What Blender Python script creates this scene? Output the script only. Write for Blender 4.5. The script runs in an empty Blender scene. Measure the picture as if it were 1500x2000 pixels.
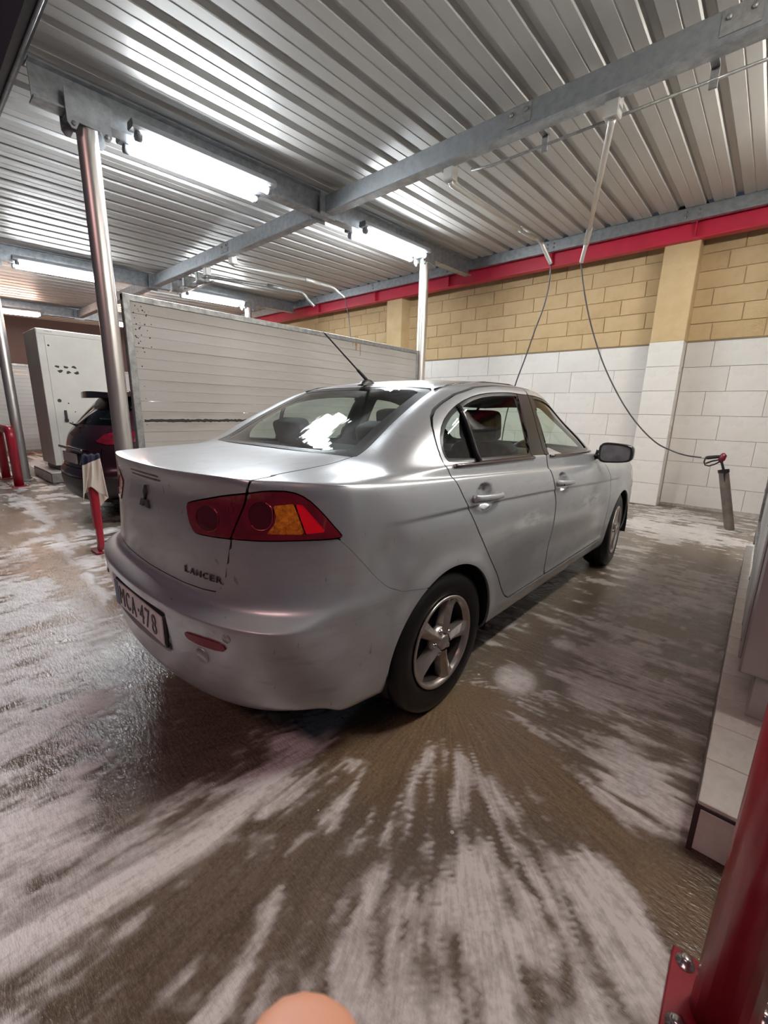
import bpy, bmesh, math, random
import numpy as np
from mathutils import Vector, Matrix
from mathutils.bvhtree import BVHTree

random.seed(7)
np.random.seed(7)
SC = bpy.context.scene
COL = SC.collection

# ------------------------------------------------------------------ camera
CAM_H = 1.2946
YAW, PITCH, ROLL, FPX = -0.718536, 0.232592, 0.022298, 833.85
def cam_axes():
    cy, sy, cp, sp = math.cos(YAW), math.sin(YAW), math.cos(PITCH), math.sin(PITCH)
    f = Vector((sy*cp, cy*cp, -sp)); r = Vector((cy, -sy, 0)); u = r.cross(f)
    cr, sr = math.cos(ROLL), math.sin(ROLL)
    return cr*r + sr*u, -sr*r + cr*u, f
CR, CU, CF = cam_axes()
cam = bpy.data.cameras.new('camera')
cam.sensor_fit = 'VERTICAL'; cam.sensor_height = 36.0; cam.sensor_width = 27.0
cam.lens = FPX/2000*36.0
cam.clip_start = 0.01; cam.clip_end = 200
cam.dof.use_dof = True; cam.dof.focus_distance = 3.4; cam.dof.aperture_fstop = 22.0
cam_ob = bpy.data.objects.new('camera', cam); COL.objects.link(cam_ob)
cam_ob.matrix_world = Matrix(((CR.x, CU.x, -CF.x, 0), (CR.y, CU.y, -CF.y, 0), (CR.z, CU.z, -CF.z, CAM_H), (0, 0, 0, 1)))
SC.camera = cam_ob

# ------------------------------------------------------------------ world (night) and exposure
w = bpy.data.worlds.new('world'); SC.world = w; w.use_nodes = True
bg = w.node_tree.nodes['Background']; bg.inputs[0].default_value = (0.30, 0.34, 0.46, 1); bg.inputs[1].default_value = 0.07
vs = SC.view_settings
vs.view_transform = 'Standard'; vs.look = 'None'; vs.gamma = 1.0; vs.use_curve_mapping = False
vs.exposure = 0.25
SC.cycles.max_bounces = 7; SC.cycles.diffuse_bounces = 3; SC.cycles.glossy_bounces = 3; SC.cycles.transmission_bounces = 4; SC.cycles.transparent_max_bounces = 8
SC.cycles.caustics_reflective = False; SC.cycles.caustics_refractive = False
SC.cycles.use_adaptive_sampling = True; SC.cycles.adaptive_threshold = .03; SC.cycles.adaptive_min_samples = 16
TUBE = 142.0            # radiance of a white lamp tube
def area(name, loc, rot, size, energy, col):
    l = bpy.data.lights.new(name, 'AREA'); l.shape = 'RECTANGLE'; l.size, l.size_y = size; l.energy = energy; l.color = col
    o = bpy.data.objects.new(name, l); COL.objects.link(o); o.location = loc; o.rotation_euler = rot
    return o
# rosy light from an unseen source added behind the photographer (it tints every face turned to the street)
area('unseen_rosy_light', (-.9, -3.2, 4.8), (math.radians(46), 0, 0), (2.6, .8), 54, (1.0, .58, .57))

# ------------------------------------------------------------------ materials
MATS = {}
def nodes_of(m):
    nt = m.node_tree; return nt, nt.nodes, nt.links
def mat(name, base=(.5, .5, .5), rough=.5, metal=0.0, var=0.0, vscale=8.0, col2=None, bump=0.0, bscale=60.0, rvar=0.0,
        coat=0.0, stretch=(1, 1, 1), spec=.5, lo=.35, hi=.65, emit=None, estr=0.0, detail=5.0, coords='Object', sheen=0):
    """principled material; base colour wanders to col2 through object-space noise, with fine bump"""
    if name in MATS: return MATS[name]
    m = bpy.data.materials.new(name); m.use_nodes = True
    nt, N, L = nodes_of(m); b = N['Principled BSDF']
    b.inputs['Base Color'].default_value = (*base, 1); b.inputs['Roughness'].default_value = rough
    b.inputs['Metallic'].default_value = metal; b.inputs['Coat Weight'].default_value = coat; b.inputs['Coat Roughness'].default_value = .08
    b.inputs['Specular IOR Level'].default_value = spec
    if emit: b.inputs['Emission Color'].default_value = (*emit, 1); b.inputs['Emission Strength'].default_value = estr
    tc = N.new('ShaderNodeTexCoord'); mp = N.new('ShaderNodeMapping'); mp.inputs['Scale'].default_value = stretch
    L.new(tc.outputs[coords], mp.inputs['Vector'])
    if col2 is not None or rvar:
        nz = N.new('ShaderNodeTexNoise'); nz.inputs['Scale'].default_value = vscale; nz.inputs['Detail'].default_value = detail
        nz.inputs['Roughness'].default_value = .62
        L.new(mp.outputs[0], nz.inputs['Vector'])
        mr = N.new('ShaderNodeMapRange'); mr.inputs[1].default_value = lo; mr.inputs[2].default_value = hi
        L.new(nz.outputs['Fac'], mr.inputs[0])
        if col2 is not None:
            mx = N.new('ShaderNodeMix'); mx.data_type = 'RGBA'
            mx.inputs[6].default_value = (*base, 1); mx.inputs[7].default_value = (*col2, 1)
            L.new(mr.outputs[0], mx.inputs[0]); L.new(mx.outputs[2], b.inputs['Base Color'])
        if rvar:
            m2 = N.new('ShaderNodeMapRange'); m2.inputs[3].default_value = max(0.02, rough-rvar); m2.inputs[4].default_value = min(1, rough+rvar)
            L.new(mr.outputs[0], m2.inputs[0]); L.new(m2.outputs[0], b.inputs['Roughness'])
    if bump:
        nb = N.new('ShaderNodeTexNoise'); nb.inputs['Scale'].default_value = bscale; nb.inputs['Detail'].default_value = 4
        L.new(mp.outputs[0], nb.inputs['Vector'])
        bp = N.new('ShaderNodeBump'); bp.inputs['Strength'].default_value = bump; bp.inputs['Distance'].default_value = .01
        L.new(nb.outputs['Fac'], bp.inputs['Height']); L.new(bp.outputs[0], b.inputs['Normal'])
    MATS[name] = m
    return m
def emission(name, col, strength):
    if name in MATS: return MATS[name]
    m = bpy.data.materials.new(name); m.use_nodes = True
    nt, N, L = nodes_of(m); N.remove(N['Principled BSDF'])
    e = N.new('ShaderNodeEmission'); e.inputs[0].default_value = (*col, 1); e.inputs[1].default_value = strength
    L.new(e.outputs[0], N['Material Output'].inputs[0]); MATS[name] = m
    return m
def glass(name, tint=(.8, .9, .85), rough=.02, ior=1.5, streak=0.0):
    if name in MATS: return MATS[name]
    m = bpy.data.materials.new(name); m.use_nodes = True
    nt, N, L = nodes_of(m); N.remove(N['Principled BSDF'])
    t = N.new('ShaderNodeBsdfTransparent'); t.inputs[0].default_value = (*tint, 1)
    g = N.new('ShaderNodeBsdfGlossy'); g.inputs['Roughness'].default_value = rough; g.inputs[0].default_value = (1, 1, 1, 1)
    lw = N.new('ShaderNodeLayerWeight'); lw.inputs[0].default_value = .5          # Schlick reflectance, alike from both sides of the pane
    pw = N.new('ShaderNodeMath'); pw.operation = 'POWER'; pw.inputs[1].default_value = 5.0; L.new(lw.outputs['Facing'], pw.inputs[0])
    f0 = ((ior-1)/(ior+1))**2*1.8
    fr = N.new('ShaderNodeMapRange'); fr.inputs[3].default_value = f0; fr.inputs[4].default_value = 1.0; L.new(pw.outputs[0], fr.inputs[0])
    mx = N.new('ShaderNodeMixShader')
    L.new(fr.outputs[0], mx.inputs[0]); L.new(t.outputs[0], mx.inputs[1]); L.new(g.outputs[0], mx.inputs[2])
    if streak:          # thin film of water run down the pane: ripples along the slope
        tc = N.new('ShaderNodeTexCoord'); mp = N.new('ShaderNodeMapping'); mp.inputs['Scale'].default_value = (110, 2, 2)
        nz = N.new('ShaderNodeTexNoise'); nz.inputs['Scale'].default_value = 1.0; nz.inputs['Detail'].default_value = 3
        bp = N.new('ShaderNodeBump'); bp.inputs['Strength'].default_value = streak; bp.inputs['Distance'].default_value = .004
        L.new(tc.outputs['Object'], mp.inputs[0]); L.new(mp.outputs[0], nz.inputs['Vector'])
        L.new(nz.outputs['Fac'], bp.inputs['Height']); L.new(bp.outputs[0], g.inputs['Normal'])
    L.new(mx.outputs[0], N['Material Output'].inputs[0]); MATS[name] = m
    return m

# ------------------------------------------------------------------ mesh helpers
class MB:
    """collects shapes that make up ONE part"""
    def __init__(s): s.v = []; s.f = []; s.sm = []
    def add(s, v, f, smooth=False):
        o = len(s.v); s.v += [tuple(p) for p in v]; s.f += [tuple(i+o for i in q) for q in f]; s.sm += [smooth]*len(f); return s
    def box(s, c, d, rot=None, bev=0.0):
        x, y, z = d[0]/2, d[1]/2, d[2]/2
        if bev:
            b = min(bev, x*.9, y*.9, z*.9); pts = []; fc = []
            bm = bmesh.new(); bmesh.ops.create_cube(bm, size=1)
            for v in bm.verts: v.co = Vector((v.co.x*d[0], v.co.y*d[1], v.co.z*d[2]))
            bmesh.ops.bevel(bm, geom=bm.edges[:], offset=b, segments=1, affect='EDGES')
            bm.verts.index_update(); pts = [v.co.copy() for v in bm.verts]; fc = [[v.index for v in f.verts] for f in bm.faces]; bm.free()
        else:
            pts = [Vector((a*x, bb*y, cc*z)) for a in (-1, 1) for bb in (-1, 1) for cc in (-1, 1)]
            fc = [(0, 1, 3, 2), (4, 6, 7, 5), (0, 4, 5, 1), (2, 3, 7, 6), (0, 2, 6, 4), (1, 5, 7, 3)]
        if rot is not None: pts = [rot @ p for p in pts]
        c = Vector(c)
        return s.add([p+c for p in pts], fc)
    def tube(s, pts, r, n=12, caps=True, smooth=True):
        """tube along a polyline; r a number or a list"""
        P = [Vector(p) for p in pts]; m = len(P); rr = r if isinstance(r, (list, tuple)) else [r]*m
        V = []; F = []; prev = None
        for i in range(m):
            d = (P[min(i+1, m-1)]-P[max(i-1, 0)]).normalized()
            if prev is None:
                a = d.cross(Vector((0, 0, 1)));
                if a.length < 1e-3: a = d.cross(Vector((0, 1, 0)))
                a.normalize()
            else:
                a = (prev - d*prev.dot(d)).normalized()
            prev = a; b = d.cross(a)
            for k in range(n):
                t = 2*math.pi*k/n; V.append(P[i]+(a*math.cos(t)+b*math.sin(t))*rr[i])
        for i in range(m-1):
            for k in range(n):
                F.append((i*n+k, i*n+(k+1) % n, (i+1)*n+(k+1) % n, (i+1)*n+k))
        s.add(V, F, smooth)
        if caps:
            o = len(s.v)-len(V)
            s.f.append(tuple(o+k for k in reversed(range(n)))); s.f.append(tuple(o+(m-1)*n+k for k in range(n))); s.sm += [False, False]
        return s
    def lathe(s, prof, n=32, axis='z', c=(0, 0, 0), smooth=True, closed=False):
        """prof: (radius, along) pairs"""
        V = []; F = []; m = len(prof); c = Vector(c)
        for r, h in prof:
            for k in range(n):
                t = 2*math.pi*k/n; a, b = r*math.cos(t), r*math.sin(t)
                V.append(c+Vector({'z': (a, b, h), 'x': (h, a, b), 'y': (a, h, b)}[axis]))
        rng = range(m) if closed else range(m-1)
        for i in rng:
            j = (i+1) % m
            for k in range(n): F.append((i*n+k, i*n+(k+1) % n, j*n+(k+1) % n, j*n+k))
        return s.add(V, F, smooth)
    def prism(s, poly, fn, a, b):
        """polygon poly (2D) swept from depth a to b; fn(u, v, d) -> point"""
        n = len(poly); V = [fn(u, v, a) for u, v in poly]+[fn(u, v, b) for u, v in poly]
        F = [tuple(range(n))[::-1], tuple(range(n, 2*n))]+[(i, (i+1) % n, (i+1) % n+n, i+n) for i in range(n)]
        return s.add(V, F)
    def grid(s, fn, nu, nv, smooth=True):
        V = [fn(i/nu, j/nv) for j in range(nv+1) for i in range(nu+1)]
        F = [(j*(nu+1)+i, j*(nu+1)+i+1, (j+1)*(nu+1)+i+1, (j+1)*(nu+1)+i) for j in range(nv) for i in range(nu)]
        return s.add(V, F, smooth)
    def mesh(s, name='m'):
        me = bpy.data.meshes.new(name); me.from_pydata([tuple(v) for v in s.v], [], s.f)
        me.polygons.foreach_set('use_smooth', s.sm); me.update()
        bm = bmesh.new(); bm.from_mesh(me); bmesh.ops.recalc_face_normals(bm, faces=bm.faces); bm.to_mesh(me); bm.free()
        return me
    def build(s, name, m, parent=None, loc=None):
        return link(name, s.mesh(name), m, parent, loc)
def link(name, me, m, parent=None, loc=None):
    o = bpy.data.objects.new(name, me); COL.objects.link(o)
    if m is not None and not me.materials: me.materials.append(m)
    if parent is not None: o.parent = parent
    if loc is not None: o.location = loc
    return o
def empty(name, loc=(0, 0, 0), rz=0.0):
    o = bpy.data.objects.new(name, None); COL.objects.link(o); o.location = loc; o.rotation_euler = (0, 0, rz); o.empty_display_size = .1
    return o
def tag(o, label, cat, group=None):
    o['label'] = label; o['category'] = cat
    if group: o['group'] = group
    return o
def struct(o, label=None):
    o['kind'] = 'structure'
    if label: o['label'] = label
    return o
def copy_tree(o, parent=None):
    c = o.copy(); COL.objects.link(c); c.parent = parent
    for ch in [x for x in bpy.data.objects if x.parent == o]: copy_tree(ch, c)
    return c
def vnoise(x, y, seed=0):
    """smooth 2-D value noise in [0,1], vectorised"""
    xi = np.floor(x).astype(np.int64); yi = np.floor(y).astype(np.int64); fx = x-xi; fy = y-yi
    def h(a, b):
        n = (a*374761393+b*668265263+seed*1442695041) & 0xFFFFFFFF
        n = ((n ^ (n >> 13))*1274126177) & 0xFFFFFFFF
        return ((n ^ (n >> 16)) & 0xFFFF)/65535.0
    u = fx*fx*(3-2*fx); v = fy*fy*(3-2*fy)
    return (h(xi, yi)*(1-u)+h(xi+1, yi)*u)*(1-v)+(h(xi, yi+1)*(1-u)+h(xi+1, yi+1)*u)*v
def fbm(x, y, seed=0, oct=5, gain=.5):
    s = np.zeros_like(x); a = 1.0; t = 0
    for i in range(oct):
        s += a*vnoise(x*2**i, y*2**i, seed+i*17); t += a; a *= gain
    return s/t
def sstep(a, b, x):
    t = np.clip((x-a)/(b-a), 0, 1); return t*t*(3-2*t)
# ================================================================== SETTING
STEEL = mat('galvanised_steel', (.42, .44, .46), .42, .75, col2=(.30, .32, .34), vscale=14, rvar=.10, bump=.05, bscale=40)
DULL = mat('weathered_zinc', (.36, .36, .35), .5, .55, col2=(.24, .24, .24), vscale=22, rvar=.1)
CHROME = mat('stainless_steel', (.60, .565, .53), .36, .80)
RED = mat('red_gloss_paint', (.40, .012, .032), .32, 0, col2=(.30, .009, .025), vscale=6, coat=.3, bump=.05, bscale=25)
REDBEAM = mat('red_beam_paint', (.62, .02, .06), .45, 0, col2=(.5, .018, .05), vscale=3)
BLACK = mat('black_rubber', (.012, .012, .013), .45, 0)
DARKP = mat('dark_plastic', (.02, .02, .022), .4, 0)
WHITEP = mat('white_plastic', (.75, .74, .70), .4)

def zc(y): return 3.655+.032*y          # underside of the roof sheets
def zb(y): return 3.40+.032*y           # underside of the long beams

# ---- floor: wet concrete with soap foam
def axis_pts(segs):
    out = []
    for a, b, st in segs:
        n = max(1, int(round((b-a)/st))); out += [a+(b-a)*i/n for i in range(n)]
    out.append(segs[-1][1]); return np.array(out)
gx = axis_pts([(-18, -9, .5), (-9, -5, .10), (-5, -2.4, .026), (-2.4, .35, .0125), (.35, 4, .15)])
gy = axis_pts([(-9, -.5, .4), (-.5, 2.3, .0125), (2.3, 7.62, .034)])
GX, GY = np.meshgrid(gx, gy)
def line_mask(pts, width, soft=1.0):
    """1 on the polyline, falling to 0 at width (world metres)"""
    d = np.full(GX.shape, 9.0)
    for (x0, y0), (x1, y1) in zip(pts[:-1], pts[1:]):
        dx, dy = x1-x0, y1-y0; t = np.clip(((GX-x0)*dx+(GY-y0)*dy)/(dx*dx+dy*dy), 0, 1)
        d = np.minimum(d, np.hypot(GX-x0-t*dx, GY-y0-t*dy))
    return 1-sstep(0, width, d)
def blob(x, y, rx, ry, a=0):
    c, s = math.cos(a), math.sin(a); u = ((GX-x)*c+(GY-y)*s)/rx; v = (-(GX-x)*s+(GY-y)*c)/ry
    return 1-sstep(.35, 1.0, np.hypot(u, v))
wx = GX+.07*(fbm(GX*4, GY*4, 3)-.5); wy = GY+.07*(fbm(GX*4+9, GY*4, 5)-.5)
FCX, FCY = -.98, 1.62                              # suds are driven outwards from the rear wheel
phi = np.arctan2(wy-FCY, wx-FCX); rad = np.hypot(wx-FCX, wy-FCY)
pol = .5*fbm(phi*11, rad*3.0, 11, 5, .62)+.5*fbm(phi*27, rad*6, 13, 4, .62)
alx = .5*fbm(wx*2.4, wy*15, 21, 5, .62)+.5*fbm(wx*5, wy*36, 23, 4, .62)
aly = .5*fbm(wx*11+.35*wy, wy*3.2, 31, 5, .62)+.5*fbm(wx*24, wy*7, 33, 4, .62)
soft_n = fbm(GX*1.7, GY*1.7, 41, 4); fine = fbm(GX*26, GY*26, 51, 3); cloud = fbm(wx*5, wy*5, 43, 4)
w_l = 1-sstep(-1.55, -1.15, GX); w_x = sstep(1.55, 2.1, GY)*(1-w_l); w_p = np.clip(1-w_l-w_x, 0, 1)
streak = aly*w_l+alx*w_x+pol*w_p
D = .42+.40*(soft_n-.5)
def put(m, v):
    global D
    D = D*(1-m)+v*m
put(blob(-2.5, .10, 1.5, .50, .05), .60); put(blob(-1.50, -.04, .42, .30, .15), .60); put(blob(-3.6, .3, 1.2, .35), .62)
put(blob(-.24, .86, .36, .32, .3), .66); put(blob(-.55, .60, .34, .18, .6), .52); put(blob(-.13, 1.52, .20, .36, .2), .64); put(blob(-.10, 1.12, .2, .16), .72)
put(blob(-.35, 2.5, .6, .8), .50); put(blob(-.5, 3.9, .55, 1.0), .48); put(blob(-.62, 6.1, .75, 1.25), .62)
put(blob(-.70, 1.45, .42, .20, -.55), .02); put(line_mask([(-.80, 1.62), (-.45, 1.42), (-.2, 1.34), (.05, 1.20)], .13), .03); put(blob(-1.0, 1.15, .34, .22), .05)
put(blob(-.86, .70, .14, .34, .1), .34); put(blob(-.30, 5.0, .5, .5), .18)
put(blob(-1.75, .62, .52, .26), .10); put(blob(-2.30, .70, .40, .30), .16); put(blob(-4.0, .74, 1.3, .16), .08); put(blob(-6.5, .6, 1.6, .3), .15)
put(blob(-.90, .32, .15, .40, .12), .30); put(blob(-1.50, .42, .22, .20), .30)
tt = .74-.50*D
foam = sstep(tt-.055, tt+.075, .78*streak+.22*cloud)*(.50+.62*D)*(.70+.60*fine)
foam = np.maximum(foam, line_mask([(-1.22, -.35), (-1.15, .05), (-1.09, .44), (-1.15, .80), (-1.21, 1.20), (-1.27, 1.80)], .070)**.55*(.95+.7*fine)*np.interp(GY, [-.3, .2, .7, 1.2, 1.7], [1, 1, 1, .8, .5]))
foam = np.maximum(foam, line_mask([(-1.34, -.25), (-1.24, .25), (-1.16, .62)], .13)*sstep(.40, .62, aly)*.8)
foam = np.maximum(foam, blob(-.735, 1.87, .13, .17, .35)*(.55+.7*fine)); foam = np.maximum(foam, blob(-.42, 1.98, .16, .12, -.6)*(.2+.8*pol)*.8)
foam = np.maximum(foam, line_mask([(-5.2, .95), (-4.4, .86), (-3.6, .83), (-3.1, .78)], .07)*sstep(.35, .6, fbm(wx*4, wy*10, 83))*.8)
foam = np.maximum(foam, line_mask([(-8.5, 1.15), (-6.5, 1.0), (-5.3, .96)], .12)*sstep(.35, .6, fbm(wx*3, wy*8, 85))*.7)
foam = np.clip(foam*(1-.32*sstep(1.7, 2.3, GY)), 0, 1)
warm = np.clip(blob(-.70, 1.42, .55, .34, -.6)+blob(-.35, 4.9, .7, .9)*.55+blob(-.95, 1.1, .45, .35)*.8+blob(-4.2, .80, 1.9, .40)*.9+line_mask([(-.80, 1.62), (-.45, 1.42), (-.2, 1.34), (.05, 1.20)], .2), 0, 1)
wpol = w_p+w_l
nx, ny = len(gx), len(gy)
zfl = .0016*(fbm(GX*3, GY*3, 95)-.5)+.0030*foam*(.5+fine)-.001
me = bpy.data.meshes.new('floor')
co = np.stack([GX, GY, zfl], -1).reshape(-1, 3)
ii = np.arange(nx*ny).reshape(ny, nx)
quads = np.stack([ii[:-1, :-1], ii[:-1, 1:], ii[1:, 1:], ii[1:, :-1]], -1).reshape(-1, 4)
me.vertices.add(len(co)); me.vertices.foreach_set('co', co.ravel())
me.loops.add(quads.size); me.loops.foreach_set('vertex_index', quads.ravel())
me.polygons.add(len(quads)); me.polygons.foreach_set('loop_start', np.arange(0, quads.size, 4)); me.polygons.foreach_set('loop_total', np.full(len(quads), 4))
me.polygons.foreach_set('use_smooth', np.ones(len(quads), bool))
me.update(calc_edges=True); me.validate()
a = me.attributes.new('foam', 'FLOAT', 'POINT'); a.data.foreach_set('value', foam.ravel().astype(np.float32))
a = me.attributes.new('wpol', 'FLOAT', 'POINT'); a.data.foreach_set('value', wpol.ravel().astype(np.float32))
a = me.attributes.new('warm', 'FLOAT', 'POINT'); a.data.foreach_set('value', warm.ravel().astype(np.float32))

def floor_material():
    m = bpy.data.materials.new('wet_concrete_with_suds'); m.use_nodes = True
    nt, N, L = nodes_of(m); b = N['Principled BSDF']
    tc = N.new('ShaderNodeTexCoord')
    fa = N.new('ShaderNodeAttribute'); fa.attribute_name = 'foam'
    wa = N.new('ShaderNodeAttribute'); wa.attribute_name = 'warm'
    def noise(scale, stretch, detail=6, rough=.6, rz=0.0):
        mp = N.new('ShaderNodeMapping'); mp.inputs['Scale'].default_value = stretch; mp.inputs['Rotation'].default_value = (0, 0, rz)
        L.new(tc.outputs['Object'], mp.inputs[0])
        n = N.new('ShaderNodeTexNoise'); n.inputs['Scale'].default_value = scale; n.inputs['Detail'].default_value = detail; n.inputs['Roughness'].default_value = rough
        L.new(mp.outputs[0], n.inputs['Vector']); return n.outputs['Fac']
    def mrange(x, a, bb, c=0.0, d=1.0):
        r = N.new('ShaderNodeMapRange'); r.inputs[1].default_value = a; r.inputs[2].default_value = bb; r.inputs[3].default_value = c; r.inputs[4].default_value = d
        L.new(x, r.inputs[0]); return r.outputs[0]
    def mix(f, a, bb):
        x = N.new('ShaderNodeMix'); x.data_type = 'RGBA'
        for i, vv in ((6, a), (7, bb)):
            if isinstance(vv, tuple): x.inputs[i].default_value = (*vv, 1)
            else: L.new(vv, x.inputs[i])
        L.new(f, x.inputs[0]); return x.outputs[2]
    def math2(op, a, bb):
        x = N.new('ShaderNodeMath'); x.operation = op
        for i, vv in enumerate((a, bb)):
            if isinstance(vv, (int, float)): x.inputs[i].default_value = vv
            else: L.new(vv, x.inputs[i])
        return x.outputs[0]
    # broom / flow texture: polar around the rear wheel near the car, along X farther back
    sub = N.new('ShaderNodeVectorMath'); sub.operation = 'SUBTRACT'; sub.inputs[1].default_value = (FCX, FCY, 0); L.new(tc.outputs['Object'], sub.inputs[0])
    sx = N.new('ShaderNodeSeparateXYZ'); L.new(sub.outputs[0], sx.inputs[0])
    ln = N.new('ShaderNodeVectorMath'); ln.operation = 'LENGTH'; L.new(sub.outputs[0], ln.inputs[0])
    ang = math2('ARCTAN2', sx.outputs[1], sx.outputs[0])
    cx = N.new('ShaderNodeCombineXYZ'); L.new(math2('MULTIPLY', ang, 26.0), cx.inputs[0]); L.new(math2('MULTIPLY', ln.outputs['Value'], 3.2), cx.inputs[1])
    pn = N.new('ShaderNodeTexNoise'); pn.inputs['Scale'].default_value = 1.6; pn.inputs['Detail'].default_value = 7; pn.inputs['Roughness'].default_value = .68; L.new(cx.outputs[0], pn.inputs['Vector'])
    xn = noise(10, (.35, 5.5, 1), 7, .68)
    wp = N.new('ShaderNodeAttribute'); wp.attribute_name = 'wpol'
    fl = N.new('ShaderNodeMix'); L.new(wp.outputs['Fac'], fl.inputs[0]); L.new(xn, fl.inputs[2]); L.new(pn.outputs['Fac'], fl.inputs[3]); flow = fl.outputs[0]
    big = noise(1.6, (1, 1, 1)); grit = noise(95, (1, 1, 1), 4)
    c = mix(mrange(big, .38, .62), (.150, .112, .080), (.205, .160, .120))
    c = mix(math2('MULTIPLY', wa.outputs['Fac'], .75), c, (.270, .175, .088))
    c = mix(mrange(flow, .40, .68, 0, .60), c, (.072, .052, .038))
    c = mix(mrange(grit, .50, .72, 0, .45), c, (.33, .26, .185))
    c = mix(mrange(grit, .42, .30, 0, .55), c, (.055, .042, .032))
    fn = noise(46, (1, 1, 1), 5, .65)
    brk = math2('ADD', math2('MULTIPLY', flow, .65), math2('MULTIPLY', fn, .35))
    fd = math2('MULTIPLY', fa.outputs['Fac'], mrange(brk, .36, .64, .48, 1.50))
    # burst bubbles: sparse small rings
    vo = N.new('ShaderNodeTexVoronoi'); vo.inputs['Scale'].default_value = 8.0; L.new(tc.outputs['Object'], vo.inputs['Vector'])
    sc_ = N.new('ShaderNodeSeparateColor'); L.new(vo.outputs['Color'], sc_.inputs[0])
    pick = math2('GREATER_THAN', sc_.outputs[0], .62)
    ring = math2('MULTIPLY', math2('MULTIPLY', mrange(vo.outputs['Distance'], .022, .034), mrange(vo.outputs['Distance'], .062, .048)), pick)
    hole = math2('MULTIPLY', mrange(vo.outputs['Distance'], .034, .022), pick)
    fd = math2('MAXIMUM', math2('MULTIPLY', fd, math2('SUBTRACT', 1.0, hole)), math2('MULTIPLY', ring, .75))
    fd = math2('MINIMUM', fd, 1.0)
    c = mix(fd, c, (.86, .82, .80))
    L.new(c, b.inputs['Base Color'])
    rn = noise(3.2, (1, 1, 1), 4)
    wet = mrange(rn, .35, .65, .07, .24)
    rr = N.new('ShaderNodeMix'); L.new(fd, rr.inputs[0]); L.new(wet, rr.inputs[2]); rr.inputs[3].default_value = .60
    L.new(rr.outputs[0], b.inputs['Roughness'])
    b.inputs['Specular IOR Level'].default_value = .5
    rip = noise(22, (1.0, 3.2, 1), 3, rz=.55)
    h = math2('ADD', math2('MULTIPLY', rip, .75), math2('ADD', math2('MULTIPLY', flow, .40), math2('MULTIPLY', math2('ADD', grit, fn), .05)))
    bp = N.new('ShaderNodeBump'); bp.inputs['Strength'].default_value = .6; bp.inputs['Distance'].default_value = .010
    L.new(h, bp.inputs['Height']); L.new(bp.outputs[0], b.inputs['Normal'])
    return m
struct(link('floor', me, floor_material()), 'wet brown concrete floor streaked with white soap suds')

# ---- roof of trapezoidal steel sheets
SHEET = mat('roof_sheet_metal', (.50, .495, .48), .46, .18, col2=(.44, .43, .41), vscale=3.0, rvar=.03, stretch=(1, .25, 1))
PITCHX = .29
def sheet_mesh(nrib=3, y0=1.02, y1=7.14):
    prof = []
    for i in range(nrib):
        x = i*PITCHX
        prof += [(x, 0), (x+.098, 0), (x+.102, .004), (x+.110, .004), (x+.114, 0), (x+.200, 0), (x+.220, .040), (x+.268, .040)]
    prof.append((nrib*PITCHX, 0)); prof = [(x, z) for x, z in prof]
    mb = MB(); n = len(prof)
    for (y, dz) in ((y0, zc(y0)), (y1, zc(y1))): pass
    V = [(x, y0, zc(y0)+z) for x, z in prof]+[(x, y1, zc(y1)+z) for x, z in prof]
    V += [(x, y0, zc(y0)+z+.006) for x, z in prof]+[(x, y1, zc(y1)+z+.006) for x, z in prof]
    F = [(i, i+1, n+i+1, n+i) for i in range(n-1)]+[(2*n+i, 3*n+i, 3*n+i+1, 2*n+i+1) for i in range(n-1)]
    F += [(i, 2*n+i, 2*n+i+1, i+1) for i in range(n-1)]
    mb.add(V, F); return mb.mesh('roof_sheet')
ceil = struct(empty('ceiling'), 'corrugated grey steel sheet roof on beams')
sm = sheet_mesh(); sm.materials.append(SHEET)
for i in range(22):
    o = link('roof_sheet', sm, None, ceil); o.location = (-17.2+i*3*PITCHX, 0, 0)
# dark deck above the sheets keeps the night out
MB().box((-7.6, 4.2, 4.10), (19.6, 6.7, .04)).build('roof_deck', mat('dark_roof_deck', (.05, .05, .05), .9), ceil)

# ---- back wall: white tiles below, yellow rendered blocks above, two pilasters
YW = 7.6
TILE = mat('white_glazed_tile', (.78, .75, .71), .30, 0, col2=(.72, .69, .645), vscale=2.2, rvar=.08, spec=.5)
TILE2 = mat('white_glazed_tile_greyer', (.75, .72, .675), .33, 0, col2=(.69, .655, .61), vscale=3.1, rvar=.08, spec=.5)
GROUT = mat('grey_grout', (.36, .33, .30), .9)
YEL = mat('yellow_rendered_block', (.60, .445, .25), .85, 0, col2=(.52, .375, .20), vscale=4, bump=.25, bscale=55)
YEL2 = mat('yellow_rendered_block_worn', (.57, .415, .225), .85, 0, col2=(.48, .34, .175), vscale=5, bump=.25, bscale=55)
MORT = mat('yellow_mortar', (.70, .54, .31), .9)
wall = empty('wall_back'); struct(wall, 'back wall with white tiles below and yellow blocks above')
MB().box((-8.0, YW+.13, 1.16), (20, .22, 2.33)).build('tile_backing', GROUT, wall)
MB().box((-8.0, YW+.13, 3.16), (20, .24, 1.66)).build('block_backing', MORT, wall)
TH, TL = .33, .65
meshes = {}
def piece(name, x0, x1, z0, z1, y, th, ms, bev, parent, g=.0022):
    key = (name, round(x1-x0, 3), round(z1-z0, 3), th, ms.name)
    if key not in meshes:
        mb = MB().box((0, 0, 0), (x1-x0-2*g, th, z1-z0-2*g), bev=bev); meshes[key] = mb.mesh(name); meshes[key].materials.append(ms)
    o = link(name, meshes[key], None, parent); o.location = ((x0+x1)/2, y, (z0+z1)/2)
    o.location.y += random.uniform(-.0012, .0012)
    return o
PIL = [(-1.46, -1.05), (-6.45, -6.04)]
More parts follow.
